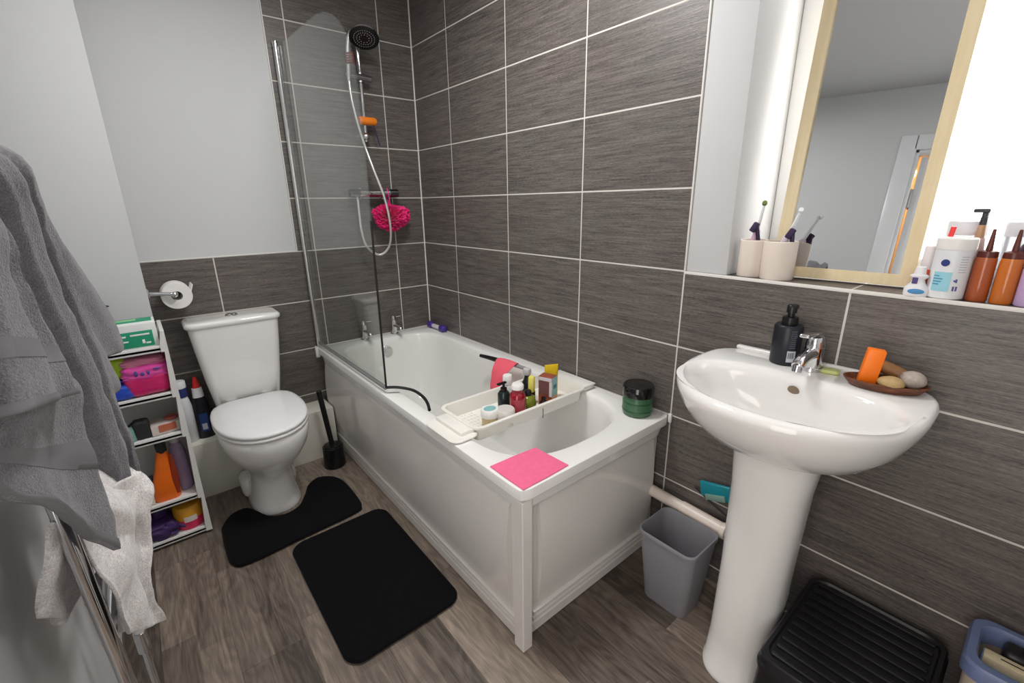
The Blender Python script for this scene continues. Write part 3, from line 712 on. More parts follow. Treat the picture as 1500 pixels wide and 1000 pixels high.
# ------------------------------------------------------------------ toilet roll, brush, bottles on the ledge
th = thing('toilet_roll_holder', 'chrome arm toilet roll holder on the boxing edge', 'roll holder', (-1.352, -.105, .96))
m = MB(); m.cyl((-1.352, -.125, .968), (-1.346, -.125, .968), .022); m.tube([(-1.350, -.125, .968), (-1.30, -.135, .964), (-1.272, -.142, .960), (-1.262, -.135, .958), (-1.262, -.06, .958), (-1.262, -.03, .958)], .0085, 12); m.sphere((-1.264, -.142, .958), .0125); build('arm', m, CHROME, th)
m = MB(); PR_ = [(.020, -.05), (.054, -.05), (.055, -.047), (.055, .047), (.054, .05), (.020, .05), (.0195, .0), (.020, -.05)]
lp = [[(r*math.cos(2*PI*i/40), r*math.sin(2*PI*i/40), z) for i in range(40)] for r, z in PR_]
m.loft(lp, False, False, M=Matrix.Translation((-1.256, -.070, .947)) @ RX(PI/2)); m.box((-1.203, -.07, .965), (.004, .098, .05), .001, 1, RY(.35))
single('toilet_roll', 'white toilet roll on the chrome arm above the cistern', 'toilet roll', m, mat('tissue', (236, 234, 230), .9, bump=.2, bscale=300))
m = MB(); m.lathe([(.0, 0), (.050, 0), (.054, .004), (.050, .11), (.046, .112), (.043, .105), (.045, .012), (0, .01)], 36, (-.762, -.262, .0)); single('brush_holder', 'black round toilet brush pot in the gap beside the bath', 'brush holder', m, BLACKP)
br = thing('toilet_brush', 'black toilet brush standing in its pot against the bath', 'toilet brush', (-.762, -.262, .02))
m = MB(); m.cyl((-.762, -.262, .10), (-.783, -.235, .415), .0125, .0135); m.lathe([(0, 0), (.044, 0), (.042, .008), (.016, .014), (.0, .014)], 28, (-.762, -.262, .111)); build('handle', m, BLACKP, br)
m = MB(); m.lathe([(0, .015), (.03, .02), (.036, .05), (.03, .09), (.0, .1)], 20, (-.762, -.262, 0)); build('bristle_head', m, mat('white bristles', (210, 210, 208), .8, bump=.5), br)

def bottle(name, label, cat, loc, parts, group=None, sx=1, sy=1, rz=0):
    """parts: (name, profile[(r,z)], material[, label])"""
    t = thing(name, label, cat, loc, rz, group); o = {}
    for p in parts:
        m = MB(); m.lathe(p[1], 28, sx=p[3] if len(p) > 3 else sx, sy=p[4] if len(p) > 4 else sy)
        o[p[0]] = build(p[0], m, p[2], t, world=False, ang=45)
    return t, o
def patch(t, parent, name, r, z0, z1, mid, half, mt, loc, sx=1, sy=1, th=.0006):
    m = MB(); m.arc(r, z0, z1, mid-half, mid+half, (0, 0, 0), sx, sy, th)
    return build(name, m, mt, parent, world=False, ang=60)
LZ = .272
WB = mat('white bottle plastic', (228, 228, 230), .3, var=.02); NAVY = mat('navy plastic', (38, 48, 110), .4)
t, o = bottle('cleaner_bottle', 'white bottle with navy collar on the boxing beside the toilet', 'bottle', (-1.322, -.08, LZ), [('body', [(0, 0), (.026, 0), (.029, .004), (.029, .17), (.024, .2), (.020, .22), (0, .22)], WB), ('collar', [(0, .22), (.0235, .22), (.0235, .262), (0, .262)], NAVY), ('cap', [(0, .262), (.024, .262), (.024, .290), (.021, .294), (0, .294)], WB)])
DK = mat('black bottle plastic', (22, 20, 28), .3); REDP = mat('red plastic', (214, 44, 40), .35)
t, o = bottle('toilet_cleaner', 'black cleaner bottle with red nozzle and white collar near cistern', 'bottle', (-1.262, -.075, LZ), [('body', [(0, 0), (.034, 0), (.037, .004), (.036, .10), (.030, .16), (.024, .20), (0, .20)], DK), ('collar', [(0, .20), (.0225, .20), (.020, .245), (0, .246)], WB), ('nozzle', [(0, .245), (.016, .245), (.011, .275), (.006, .297), (0, .298)], REDP)], sx=1, sy=.7)
f = facing((-1.262, -.075))
patch(t, o['body'], 'front_label', .0372, .035, .125, f, .45, mat('dark blue print', (34, 58, 110), .4), None, 1, .7, .0012)
patch(t, o['body'], 'print_block', .0385, .045, .075, f, .25, mat('pale print', (176, 178, 190), .5), None, 1, .7, .0012)

# ------------------------------------------------------------------ slim storage cart
CX0, CX1, CY0, CY1 = -1.605, -1.333, -.435, -.215
SH = [.816, .635, .468, .190, .030]
cart = thing('storage_cart', 'slim white plastic shelf cart between the towels and toilet', 'storage cart', (-1.47, -.32, 0))
for z in SH:
    m = MB(); m.box2((CX0, CY0, z-.014), (CX1-.006, CY1, z), .003); m.box2((CX0, CY0, z-.018), (CX1-.006, CY0+.008, z+.006), .002); build('shelf', m, PLAST, cart)
tops = [.875]+SH[:-1]
for k, (z, zt) in enumerate(zip(SH, tops)):
    for s, x in ((1, CX1), (-1, CX0)):
        m = MB(); z0 = z-.018; zt2 = zt-.018 if k else zt
        lp = []
        for zz, w in ((z0, .022), (z0+.02, .022), (zt2-.004, .012), (zt2, .012)):
            y0 = CY0-.004; lp.append([(x-s*w, y0, zz), (x, y0, zz), (x, CY1, zz), (x-s*w, CY1, zz)])
        m.loft(lp); build('side_panel', m, PLAST, cart)
m = MB(); m.box2((CX0+.01, CY1-.006, .012), (CX1-.01, CY1, .80), .001); build('back_panel', m, PLAST, cart)
for x in (CX0+.03, CX1-.035):
    for y in (CY0+.03, CY1-.03):
        m = MB(); m.cyl((x, y-.007, .009), (x, y+.007, .009), .009); build('caster', m, BLACKP, cart)

# top shelf
gb = thing('glove_box', 'green and white cardboard box on the top cart shelf', 'box', (-1.425, -.36, SH[0]))
m = MB(); m.box2((-1.50, -.415, SH[0]+.001), (-1.352, -.30, SH[0]+.092), .002); build('carton', m, mat('white card', (228, 230, 228), .6), gb)
GRN = mat('green print', (34, 150, 112), .5); PALE = mat('pale green print', (150, 205, 150), .5)
m = MB(); m.box2((-1.488, -.4165, SH[0]+.008), (-1.366, -.4145, SH[0]+.066), .0004); build('front_print', m, GRN, gb)
m = MB()
for x0, x1, z0, z1 in ((-1.478, -1.442, .048, .054), (-1.474, -1.438, .030, .035), (-1.40, -1.392, .020, .034), (-1.39, -1.376, .018, .024), (-1.43, -1.375, .050, .056)): m.box2((x0, -.4175, SH[0]+z0), (x1, -.416, SH[0]+z1), .0003)
build('lettering', m, mat('white print', (236, 240, 238), .5), gb)
m = MB(); m.box2((-1.498, -.375, SH[0]+.0915), (-1.36, -.304, SH[0]+.0932), .0004); build('top_print', m, GRN, gb)
m = MB(); m.box2((-1.47, -.345, SH[0]+.0925), (-1.405, -.318, SH[0]+.0940), .0004); build('top_panel', m, PALE, gb)
hb = thing('hair_brush', 'black bristled brush poking up behind the rearmost grey towel', 'hair brush', (-1.50, -.27, SH[0]))
m = MB(); m.cyl((-1.545, -.265, SH[0]+.006), (-1.500, -.265, SH[0]+.16), .012, .016); build('body', m, BLACKP, hb)
m = MB()
for k in range(5):
    z = SH[0]+.085+.016*k; x = -1.524+.0045*k
    for a in (-.5, .0, .5): m.cyl((x, -.265, z), (x+.036*math.cos(a), -.265+.03*math.sin(a), z-.006), .0022, seg=6)
build('bristles', m, BLACKP, hb)

# second shelf
def pillowbag(m, c, d, seed=0, crinkle=.08, rot=None, flat=.5):
    b = bmesh.new(); bmesh.ops.create_cube(b, size=2); bmesh.ops.subdivide_edges(b, edges=list(b.edges), cuts=11, use_grid_fill=True)
    for v in b.verts:
        p = v.co.copy(); n = 5
        q = (abs(p.x)**n+abs(p.y)**n+abs(p.z)**n)**(-1/n); p = p*q
        p *= 1+crinkle*noise.noise(p*2.3+Vector((seed, 0, 0)))+crinkle*.5*noise.noise(p*6+Vector((0, seed, 0)))
        p.z = max(p.z, -.96)
        v.co = Vector((p.x*d[0]/2, p.y*d[1]/2, p.z*d[2]/2))
    M = Matrix.Translation(c)
    if rot is not None: M = M @ rot
    m._add(b, M); return m
pk = thing('pad_pack', 'shiny pink plastic pack on the second cart shelf', 'packet', (-1.41, -.35, SH[1]))
m = MB(); pillowbag(m, (-1.413, -.352, SH[1]+.046), (.142, .14, .088), 1, .05); build('lower_pack', m, mat('magenta film', (206, 26, 106), .2, var=.1, coat=.5), pk)
m = MB(); pillowbag(m, (-1.413, -.352, SH[1]+.088), (.146, .138, .062), 2, .10); build('film_band', m, mat('pink film', (224, 74, 164), .14, var=.12, coat=.6), pk)
m = MB(); pillowbag(m, (-1.416, -.345, SH[1]+.126), (.136, .125, .036), 3, .12); build('film_top', m, mat('pale pink film', (226, 138, 170), .18, var=.15, coat=.5), pk)
m = MB()
for x, z, w, h in ((-1.442, .094, .012, .022), (-1.424, .090, .014, .016), (-1.407, .092, .010, .018), (-1.380, .102, .024, .007)): m.sphere((x, -.4215, SH[1]+z), 1, w*.5, .003, h*.5, 12, 8)
build('lettering', m, mat('violet print', (86, 74, 150), .4), pk)
m = MB(); pillowbag(m, (-1.505, -.345, SH[1]+.066), (.085, .09, .012), 6, .03); pillowbag(m, (-1.500, -.345, SH[1]+.030), (.10, .15, .058), 4, .04); single('wipes_pack', 'blue packet lying under the lime one on the cart', 'packet', m, mat('blue film', (34, 72, 186), .25, coat=.4))
m = MB(); pillowbag(m, (-1.500, -.355, SH[1]+.113), (.078, .08, .078), 5, .03); lm = single('tissue_pack', 'lime green packet on the second cart shelf', 'packet', m, mat('lime film', (162, 200, 30), .25, coat=.4))
m = MB(); m.box((-1.515, -.395, SH[1]+.125), (.018, .003, .012), .001); build('print', m, mat('dark print', (40, 60, 30), .5), lm)

# third shelf
tb = thing('teal_tub', 'teal plastic tub on the third cart shelf', 'tub', (-1.513, -.385, SH[2]))
m = MB(); m.lathe([(0, 0), (.030, 0), (.033, .01), (.03, .045), (.024, .058), (0, .06)], 24, (-1.513, -.385, SH[2])); build('body', m, mat('teal plastic', (116, 160, 150), .35), tb)
m = MB(); m.tube([(-1.508, -.395, SH[2]+.057), (-1.497, -.40, SH[2]+.068), (-1.488, -.40, SH[2]+.074)], .0035, 8); build('strap', m, BLACKP, tb)
m = MB(); pillowbag(m, (-1.468, -.385, SH[2]+.036), (.052, .05, .074), 8, .05); single('dark_pouch', 'small black pouch standing on the third cart shelf', 'pouch', m, mat('black cloth', (38, 40, 42), .7, bump=.3))
kb = thing('card_box', 'flat white and terracotta box on the third cart shelf', 'box', (-1.40, -.37, SH[2]))
m = MB(); m.box((-1.400, -.37, SH[2]+.022), (.094, .075, .040), .003, 2, RZ(.12)); build('carton', m, mat('cream card', (214, 202, 196), .6), kb)
m = MB(); m.box((-1.392, -.408, SH[2]+.027), (.055, .004, .028), .001, 1, RZ(.12)); build('print', m, mat('terracotta print', (190, 104, 78), .5), kb)
m = MB(); m.cyl((-1.375, -.36, SH[2]+.042), (-1.375, -.36, SH[2]+.052), .022); build('seal', m, mat('pink print', (196, 100, 92), .5), kb)

# fourth shelf
ob = thing('orange_pouch', 'tall orange pouch with black spout on the fourth cart shelf', 'pouch', (-1.445, -.385, SH[3]))
m = MB(); lp = []
for z, hx, hy, cx in ((0, .040, .024, 0), (.01, .045, .027, 0), (.08, .040, .026, .003), (.15, .027, .022, .010), (.20, .018, .016, .014), (.212, .014, .014, .015)):
    lp.append([(-1.445+cx+x, -.385+y, SH[3]+z) for x, y in rrect(0, 0, hx, hy, min(hx, hy)*.8, 5)])
m.loft(lp); build('body', m, mat('orange pouch film', (244, 112, 14), .3, var=.12, coat=.3), ob)
m = MB(); m.lathe([(0, .20), (.017, .20), (.018, .235), (.014, .248), (0, .25)], 20, (-1.430, -.385, SH[3])); build('spout_cap', m, mat('dark green black', (26, 34, 28), .4), ob)
m = MB(); lp = []
for z, hx in ((.02, .008), (.08, .012), (.15, .008), (.19, .004)): lp.append([(-1.412+.006*z/.2+x-.0*z, -.405+y, SH[3]+z) for x, y in rrect(0, 0, hx, .006, .004, 3)])
m.loft(lp); build('rust_panel', m, mat('rust film', (150, 52, 26), .35), ob)  # narrow rust-coloured strip on the pouch
lv = thing('lilac_bottle', 'translucent lilac bottle behind the orange pouch on cart', 'bottle', (-1.385, -.34, SH[3]))
m = MB(); m.lathe([(0, 0), (.028, 0), (.030, .006), (.029, .16), (.02, .20), (.014, .21), (0, .21)], 24, (-1.385, -.34, SH[3])); build('body', m, mat('lilac plastic', (166, 150, 182), .25), lv)
m = MB(); m.lathe([(0, .21), (.016, .21), (.016, .24), (0, .242)], 20, (-1.385, -.34, SH[3])); build('cap', m, PLAST, lv)
sb = thing('soap_carton', 'small cream box with dark dot on the fourth cart shelf', 'box', (-1.512, -.385, SH[3]))
m = MB(); m.box((-1.516, -.385, SH[3]+.031), (.058, .05, .060), .004); build('carton', m, mat('cream box card', (226, 216, 190), .5), sb)
m = MB(); m.box((-1.507, -.4105, SH[3]+.033), (.010, .002, .008), .001); build('dot', m, mat('brown dot', (60, 50, 40), .5), sb)
m = MB(); m.box((-1.505, -.335, SH[3]+.045), (.05, .03, .085), .004); single('blue_box', 'slate blue box behind the cream box on the cart', 'box', m, mat('slate blue', (92, 106, 126), .5))

# bottom shelf
yt = thing('yellow_tub', 'round tub with yellow top and pink base on bottom cart shelf', 'tub', (-1.398, -.365, SH[4]))
m = MB(); m.lathe([(0, .0), (.046, 0), (.050, .006), (.051, .045), (0, .045)], 32, (-1.398, -.365, SH[4])); build('base', m, mat('hot pink plastic', (226, 40, 96), .3), yt)
m = MB(); m.lathe([(0, .045), (.051, .045), (.050, .092), (.044, .100), (0, .102)], 32, (-1.398, -.365, SH[4])); build('lid', m, mat('yellow plastic', (214, 152, 40), .35), yt)
m = MB(); m.arc(.0513, .038, .062, facing((-1.398, -.365))-.4, facing((-1.398, -.365))+.5, (-1.398, -.365, SH[4])); build('sticker', m, mat('white sticker', (222, 214, 208), .5), yt)
PUR = mat('purple cloth', (66, 40, 96), .6, var=.2, bump=.3)
m = MB(); pillowbag(m, (-1.512, -.36, SH[4]+.034), (.14, .13, .068), 9, .22); m.tube([(-1.46, -.38, SH[4]+.03), (-1.435, -.40, SH[4]+.032), (-1.415, -.41, SH[4]+.022)], lambda t: .013-.007*t, 10)
m.box((-1.495, -.33, SH[4]+.075), (.05, .05, .05), .012, 3, RZ(.5)); single('purple_bag', 'crumpled purple bag on the bottom cart shelf', 'bag', m, PUR, ang=60)
# ------------------------------------------------------------------ things on the bath
cd = thing('bath_caddy', 'cream plastic tray laid across the bath holding toiletries', 'bath caddy', (-.36, -1.27, .56))
CAD = mat('cream caddy plastic', (236, 233, 225), .3, var=.015)
AX = Vector((-.01, -1.235)); 
# the tray runs almost straight across the bath
m = MB(); TZ = .600
def ringtray(m, x0, x1, y0, y1, zt, zb, wall=.006, r=.03, slope=.012):
    o = rrect((x0+x1)/2, (y0+y1)/2, (x1-x0)/2, (y1-y0)/2, r, 6); 
    def off(d): return rrect((x0+x1)/2, (y0+y1)/2, (x1-x0)/2-d, (y1-y0)/2-d, max(r-d, .006), 6)
    m.loft([[(x, y, zb) for x, y in off(slope)], [(x, y, zt-.006) for x, y in off(0)], [(x, y, zt-.006) for x, y in off(-.010)], [(x, y, zt) for x, y in off(-.010)], [(x, y, zt) for x, y in off(wall*.6)], [(x, y, zb+.006) for x, y in off(slope+wall)]])
ringtray(m, -.612, -.085, -1.372, -1.150, TZ, .545)
build('tray', m, CAD, cd, ang=40)
m = MB(); m.prism(rrect(-.655, -1.285, .052, .098, .03, 6), TZ-.024, TZ-.015, .003); m.box2((-.665, -1.36, TZ-.018), (-.612, -1.2, TZ-.003), .003); build('near_wing', m, CAD, cd)
m = MB(); m.box2((-.085, -1.365, TZ-.010), (-.012, -1.160, TZ-.002), .003); m.prism(rrect(-.045, -1.262, .04, .10, .025, 6), TZ-.024, TZ-.010, .003); build('far_wing', m, CAD, cd)
m = MB()
for i in range(7):
    for j in range(9): m.box((-.585+.014*i, -1.345+.021*j, .5520), (.007, .010, .002), .0008, 1)
build('drain_grid', m, mat('cream caddy grid', (240, 237, 228), .35), cd)
m = MB(); m.cyl((-.325, -1.384, .588), (-.325, -1.384, .556), .0018, seg=8); m.cyl((-.325, -1.384, .557), (-.331, -1.389, .554), .002, seg=8); build('hook', m, STEEL, cd)
FZ = .5515
WL = mat('white lid', (232, 231, 227), .35); 
t, o = bottle('cream_jar', 'small jar with teal topped white lid in the caddy', 'jar', (-.505, -1.302, FZ), [('body', [(0, 0), (.026, 0), (.029, .004), (.029, .04), (0, .04)], mat('straw glass', (196, 178, 132), .25)), ('lid', [(0, .036), (.0325, .036), (.033, .040), (.0325, .060), (.030, .063), (0, .063)], WL)])
m = MB(); m.lathe([(0, .0632), (.0235, .0632), (.0235, .0640), (0, .0642)], 28, sx=1, sy=.8); build('lid_print', m, mat('teal lid print', (132, 184, 182), .5), o['lid'], world=False)
t, o = bottle('cream_jar', 'small jar with plain greyish white lid in the caddy', 'jar', (-.462, -1.335, FZ), [('body', [(0, 0), (.029, 0), (.031, .004), (.031, .035), (0, .035)], mat('white glass', (222, 218, 208), .25)), ('lid', [(0, .034), (.0345, .034), (.035, .040), (.0345, .058), (.031, .062), (0, .0625)], mat('greyish lid', (208, 203, 197), .4))])
t, o = bottle('pump_bottle', 'slim dark pump bottle in the caddy behind the jars', 'bottle', (-.402, -1.252, FZ), [('body', [(0, 0), (.021, 0), (.023, .004), (.023, .075), (.016, .085), (0, .086)], mat('dark teal glass', (32, 44, 46), .15)), ('collar', [(0, .085), (.012, .085), (.012, .098), (.005, .1), (.005, .116), (0, .116)], BLACKP)])
m = MB(); m.box((-.012, -.004, .119), (.040, .012, .008), .003); build('pump_head', m, BLACKP, t, world=False)
RB = mat('red bottle', (142, 12, 30), .16, coat=.5)
t, o = bottle('red_bottle', 'dark red bottle with white lid in the caddy', 'bottle', (-.396, -1.325, FZ), [('body', [(0, 0), (.027, 0), (.030, .005), (.030, .085), (.026, .098), (.0205, .103), (.0205, .116), (0, .117)], RB), ('lid', [(0, .116), (.0225, .116), (.0225, .130), (.019, .134), (0, .135)], WL)])
patch(t, o['body'], 'front_label', .0301, .02, .082, facing((-.396, -1.325))+.25, .62, mat('rose label', (168, 62, 76), .4), None)
t, o = bottle('white_bottle', 'white bottle in the caddy behind the red one', 'bottle', (-.345, -1.205, FZ), [('body', [(0, 0), (.02, 0), (.022, .004), (.022, .075), (.015, .084), (0, .085)], WB), ('cap', [(0, .084), (.0185, .084), (.0185, .116), (.016, .120), (0, .120)], WL)])
GL = mat('olive glass', (112, 124, 26), .12, coat=.4)
t, o = bottle('green_bottle', 'round olive green bottle with black cap in the caddy', 'bottle', (-.325, -1.300, FZ), [('body', [(0, 0), (.026, 0), (.031, .012), (.032, .035), (.026, .055), (.014, .062), (0, .063)], GL), ('cap', [(0, .061), (.014, .061), (.0145, .076), (.011, .082), (0, .083)], BLACKP)])
t, o = bottle('yellow_bottle', 'pale yellow capped slim bottle beside the carton', 'bottle', (-.272, -1.262, FZ), [('body', [(0, 0), (.013, 0), (.015, .003), (.015, .05), (0, .05)], mat('amber dark glass', (64, 40, 28), .15)), ('cap', [(0, .05), (.0135, .05), (.0125, .108), (.010, .111), (0, .111)], mat('pale yellow plastic', (226, 214, 104), .4))])
t, o = bottle('tiny_bottle', 'tiny dark bottle with pale label by the carton foot', 'bottle', (-.286, -1.345, FZ), [('body', [(0, 0), (.012, 0), (.0135, .003), (.0135, .04), (.008, .046), (0, .046)], mat('dark brown glass', (42, 26, 30), .15)), ('cap', [(0, .045), (.009, .045), (.009, .056), (0, .057)], BLACKP)])
patch(t, o['body'], 'front_label', .0136, .004, .030, facing((-.286, -1.345))+.5, .7, mat('pale label', (206, 196, 200), .5), None)
bx = thing('hair_dye_carton', 'upright brown and turquoise carton in the bath caddy', 'carton', (-.236, -1.315, FZ), math.radians(-70))
CW, CD_, CH = .058, .044, .122
m = MB(); m.box((0, 0, CH/2), (CW, CD_, CH), .0015); build('carton', m, mat('carton rust', (142, 74, 52), .5), bx, world=False)
def face(par, nm, axis, lo, hi, mt, e=.0006):
    m = MB()
    if axis == 'f': m.box2((lo[0], -CD_/2-e, lo[1]), (hi[0], -CD_/2+.0006, hi[1]), .0002, 1)
    else: m.box2((CW/2-.0006, lo[0], lo[1]), (CW/2+e, hi[0], hi[1]), .0002, 1)
    return build(nm, m, mt, par, world=False)
face(bx, 'photo_print', 'f', (-.028, .052), (.016, .105), mat('mauve print', (112, 72, 74), .5)); face(bx, 'white_print', 'f', (-.027, .106), (.027, .120), mat('carton white print', (206, 198, 204), .5)); face(bx, 'margin_print', 'f', (.017, .045), (.028, .105), mat('carton pale', (214, 206, 204), .5)); face(bx, 'orange_print', 'f', (-.028, .016), (.027, .036), mat('orange brown print', (168, 84, 48), .5), .0009)
face(bx, 'turquoise_print', 's', (-.0215, .04), (.0215, .1205), mat('turquoise print', (136, 186, 188), .5)); face(bx, 'peach_print', 's', (-.0215, .022), (.0215, .046), mat('peach print', (226, 156, 122), .5), .0009); face(bx, 'base_print', 's', (-.0215, .002), (.0215, .022), mat('deep teal print', (34, 84, 104), .5)); face(bx, 'logo', 's', (-.012, .074), (.014, .090), mat('teal logo', (40, 122, 128), .5), .0010)
yt2 = thing('yellow_tube', 'bright yellow topped tube behind the brown and turquoise carton', 'tube', (-.178, -1.275, FZ))
m = MB(); lp = []
for z, hx, hy in ((0, .024, .014), (.01, .026, .018), (.09, .026, .014), (.135, .028, .006), (.140, .028, .004)): lp.append([(x, y, z) for x, y in rrect(0, 0, hx, hy, min(hx, hy)*.9, 4)])
m.loft(lp, M=RZ(math.radians(-25))); build('body', m, mat('yellow tube', (224, 186, 30), .3), yt2, world=False)
t, o = bottle('silver_bottle', 'slim black bottle with silver grey ball cap behind the carton', 'bottle', (-.262, -1.225, FZ), [('body', [(0, 0), (.018, 0), (.02, .004), (.02, .075), (.012, .09), (.010, .105), (0, .106)], mat('greenish black', (28, 36, 34), .25)), ('cap', [(0, .104), (.014, .106), (.017, .118), (.014, .131), (0, .134)], mat('silver grey cap', (196, 194, 196), .3))])

sq = thing('squeegee', 'black and grey handled squeegee lying on the tiled-side rim', 'squeegee', (-.08, -.93, RZT))
m = MB(); m.tube([(-.145, -.745, .588), (-.135, -.80, .589), (-.128, -.86, .590)], lambda t: .008+.004*t, 12); build('handle', m, BLACKP, sq)
m = MB(); m.tube([(-.128, -.855, .590), (-.112, -.95, .590), (-.098, -1.045, .587)], lambda t: .011-.003*t, 12); build('shaft', m, mat('grey plastic shaft', (150, 150, 150), .35), sq)
PNK = mat('coral pink cloth', (240, 98, 116), .85, bump=.4, bscale=300)
pc = [[(-.106, -.875, .576), (-.098, -.92, .576), (-.09, -.985, .576)], [(-.122, -.868, .602), (-.115, -.92, .606), (-.108, -.985, .602)], [(-.150, -.872, .592), (-.150, -.92, .592), (-.142, -.985, .588)], [(-.176, -.882, .560), (-.178, -.92, .558), (-.170, -.975, .556)], [(-.196, -.895, .51), (-.198, -.925, .505), (-.190, -.955, .50)], [(-.206, -.905, .47), (-.206, -.925, .465), (-.202, -.94, .463)]]
single('flannel', 'coral pink cloth draped over the squeegee handle on the rim', 'cloth', cloth(pc, 18, 30, .004, .003), PNK, ang=70)
single('wash_cloth', 'flat pink square cloth on the bath corner', 'cloth', MB().prism([(-.690, -1.547), (-.605, -1.549), (-.520, -1.555), (-.516, -1.62), (-.513, -1.690), (-.60, -1.694), (-.690, -1.694), (-.691, -1.62)], RZT+.0008, RZT+.0040, .0012), mat('pink sponge cloth', (236, 106, 146), .85, var=.1, scale=60, bump=.3, bscale=350))
t, o = bottle('green_jar', 'big green jar with black lid on the bath corner', 'jar', (-.076, -1.612, RZT), [('body', [(0, 0), (.044, 0), (.051, .006), (.053, .02), (.053, .060), (.050, .068), (.050, .074), (0, .074)], mat('green jar plastic', (64, 104, 74), .3, var=.05)), ('lid', [(0, .074), (.0545, .074), (.0555, .080), (.055, .106), (.051, .112), (0, .113)], mat('black gloss lid', (14, 15, 15), .1, coat=.5))])
m = MB(); m.lathe([(0, .020), (.0536, .020), (.0536, .024), (0, .024)], 32); m.lathe([(0, .050), (.0537, .050), (.0537, .054), (0, .054)], 32); build('band', m, mat('dark green band', (44, 80, 54), .3), o['body'], world=False)
dp = thing('scrub_handle', 'purple ended white scrubber handle in the far rim corner', 'scrubber', (-.03, -.1, RZT))
PV = mat('violet plastic', (74, 50, 142), .35)
m = MB(); m.box((-.030, -.135, RZT+.018), (.026, .10, .022), .008, 3); build('grip', m, mat('white grip', (220, 216, 222), .35), dp)
for y in (-.062, -.200):
    m = MB(); m.box((-.030, y, RZT+.0195), (.038, .056, .038), .014, 4); build('end', m, PV, dp)

# ------------------------------------------------------------------ things on the basin
BZ = .880
t, o = bottle('soap_dispenser', 'matt black soap dispenser with white barcode beside the tap', 'soap dispenser', (-.062, -2.049, BZ), [('body', [(0, 0), (.032, 0), (.0345, .003), (.0345, .102), (.031, .107), (0, .1075)], mat('matt navy black', (26, 28, 36), .38)), ('collar', [(0, .107), (.019, .107), (.0195, .110), (.0185, .127), (0, .128)], BLACKP), ('pump', [(0, .127), (.0085, .127), (.0085, .138), (.012, .139), (.012, .157), (.010, .159), (0, .159)], BLACKP)])
m = MB(); m.box((.018, .0, .150), (.034, .011, .010), .003); build('spout', m, BLACKP, t, world=False)
f = facing((-.062, -2.049)); 
patch(t, o['body'], 'barcode_panel', .0346, .012, .042, f+.45, .30, mat('barcode white', (196, 200, 208), .5), None)
m = MB()
for k in range(9): m.arc(.0352, .022, .038, f+.22+.05*k, f+.22+.05*k+(.016 if k % 3 else .028), th=.0004, n=2)
build('bars', m, mat('barcode ink', (40, 42, 52), .5), o['body'], world=False)
m = MB()
rnd = random.Random(5)
for k in range(9):
    z = .050+.0055*k; a = f+.25
    for q in range(4):
        w = rnd.uniform(.04, .09); m.arc(.0347, z, z+.0022, a, a+w, th=.0004, n=3); a += w+.03
build('lettering', m, mat('grey print', (96, 102, 118), .5), o['body'], world=False)
m = MB(); pillowbag(m, (-.060, -2.158, BZ+.005), (.030, .040, .011), 3, .03, RZ(.2)); single('soap_bar', 'small worn pale green soap bar beside the basin tap', 'soap', m, mat('green soap', (206, 216, 140), .35, var=.04))
ds = thing('wooden_dish', 'oval brown wooden dish on the end of the basin', 'dish', (-.075, -2.275, BZ))
m = MB(); q = RZ(math.radians(16))
lp = []
for a_, b_, z in ((.03, .056, .0), (.036, .066, .002), (.044, .079, .017), (.0445, .0795, .020), (.041, .076, .0205), (.033, .064, .009), (.012, .03, .007)): lp.append([(a_*math.cos(t_), b_*math.sin(t_), z) for t_ in [2*PI*i/48 for i in range(48)]])
m.loft(lp, M=Matrix.Translation((-.085, -2.272, BZ+.0005)) @ q)
def wood(name, a, b, sc=(40, 6, 40)):
    t = NT(name); n = t.noise(t.mapping(t.obj(), sc), 3, 5, .6); r = t.new('ShaderNodeValToRGB'); t.link(n, r.inputs[0])
    r.color_ramp.elements[0].position = .3; r.color_ramp.elements[0].color = srgb(*a); r.color_ramp.elements[1].position = .7; r.color_ramp.elements[1].color = srgb(*b)
    t.link(r.outputs[0], t.b.inputs['Base Color']); t.b.inputs['Roughness'].default_value = .42; t.bump(n, .15, .001); return t.m
build('bowl', m, wood('walnut', (70, 36, 20), (124, 70, 40)), ds)
m = MB(); m.box((-.100, -2.244, BZ+.051), (.026, .034, .084), .003, 2, RZ(.35) @ RX(.10)); single('orange_soap', 'bright orange soap stick upright in the wooden dish', 'soap', m, mat('orange soap', (250, 122, 16), .4, var=.05))
m = MB(); m.sphere((-.105, -2.286, BZ+.024), .024, .9, 1.05, .62, jitter=.06); single('pebble', 'smooth yellowish pebble in the wooden dish', 'pebble', m, mat('yellow stone', (176, 150, 102), .55, var=.2, scale=120))
m = MB(); m.sphere((-.070, -2.316, BZ+.031), .0255, .9, 1.0, .78, jitter=.06); single('pebble', 'rough grey white pebble at the end of the dish', 'pebble', m, mat('grey stone', (172, 160, 150), .7, var=.3, scale=160, bump=.4))
m = MB(); m.tube([(-.055, -2.225, BZ+.052), (-.056, -2.262, BZ+.043), (-.058, -2.305, BZ+.027)], lambda t: .0125+.005*t, 14); single('wooden_stick', 'brown wooden stick lying behind the pebbles in the dish', 'stick', m, wood('beech', (120, 84, 48), (152, 108, 64)))

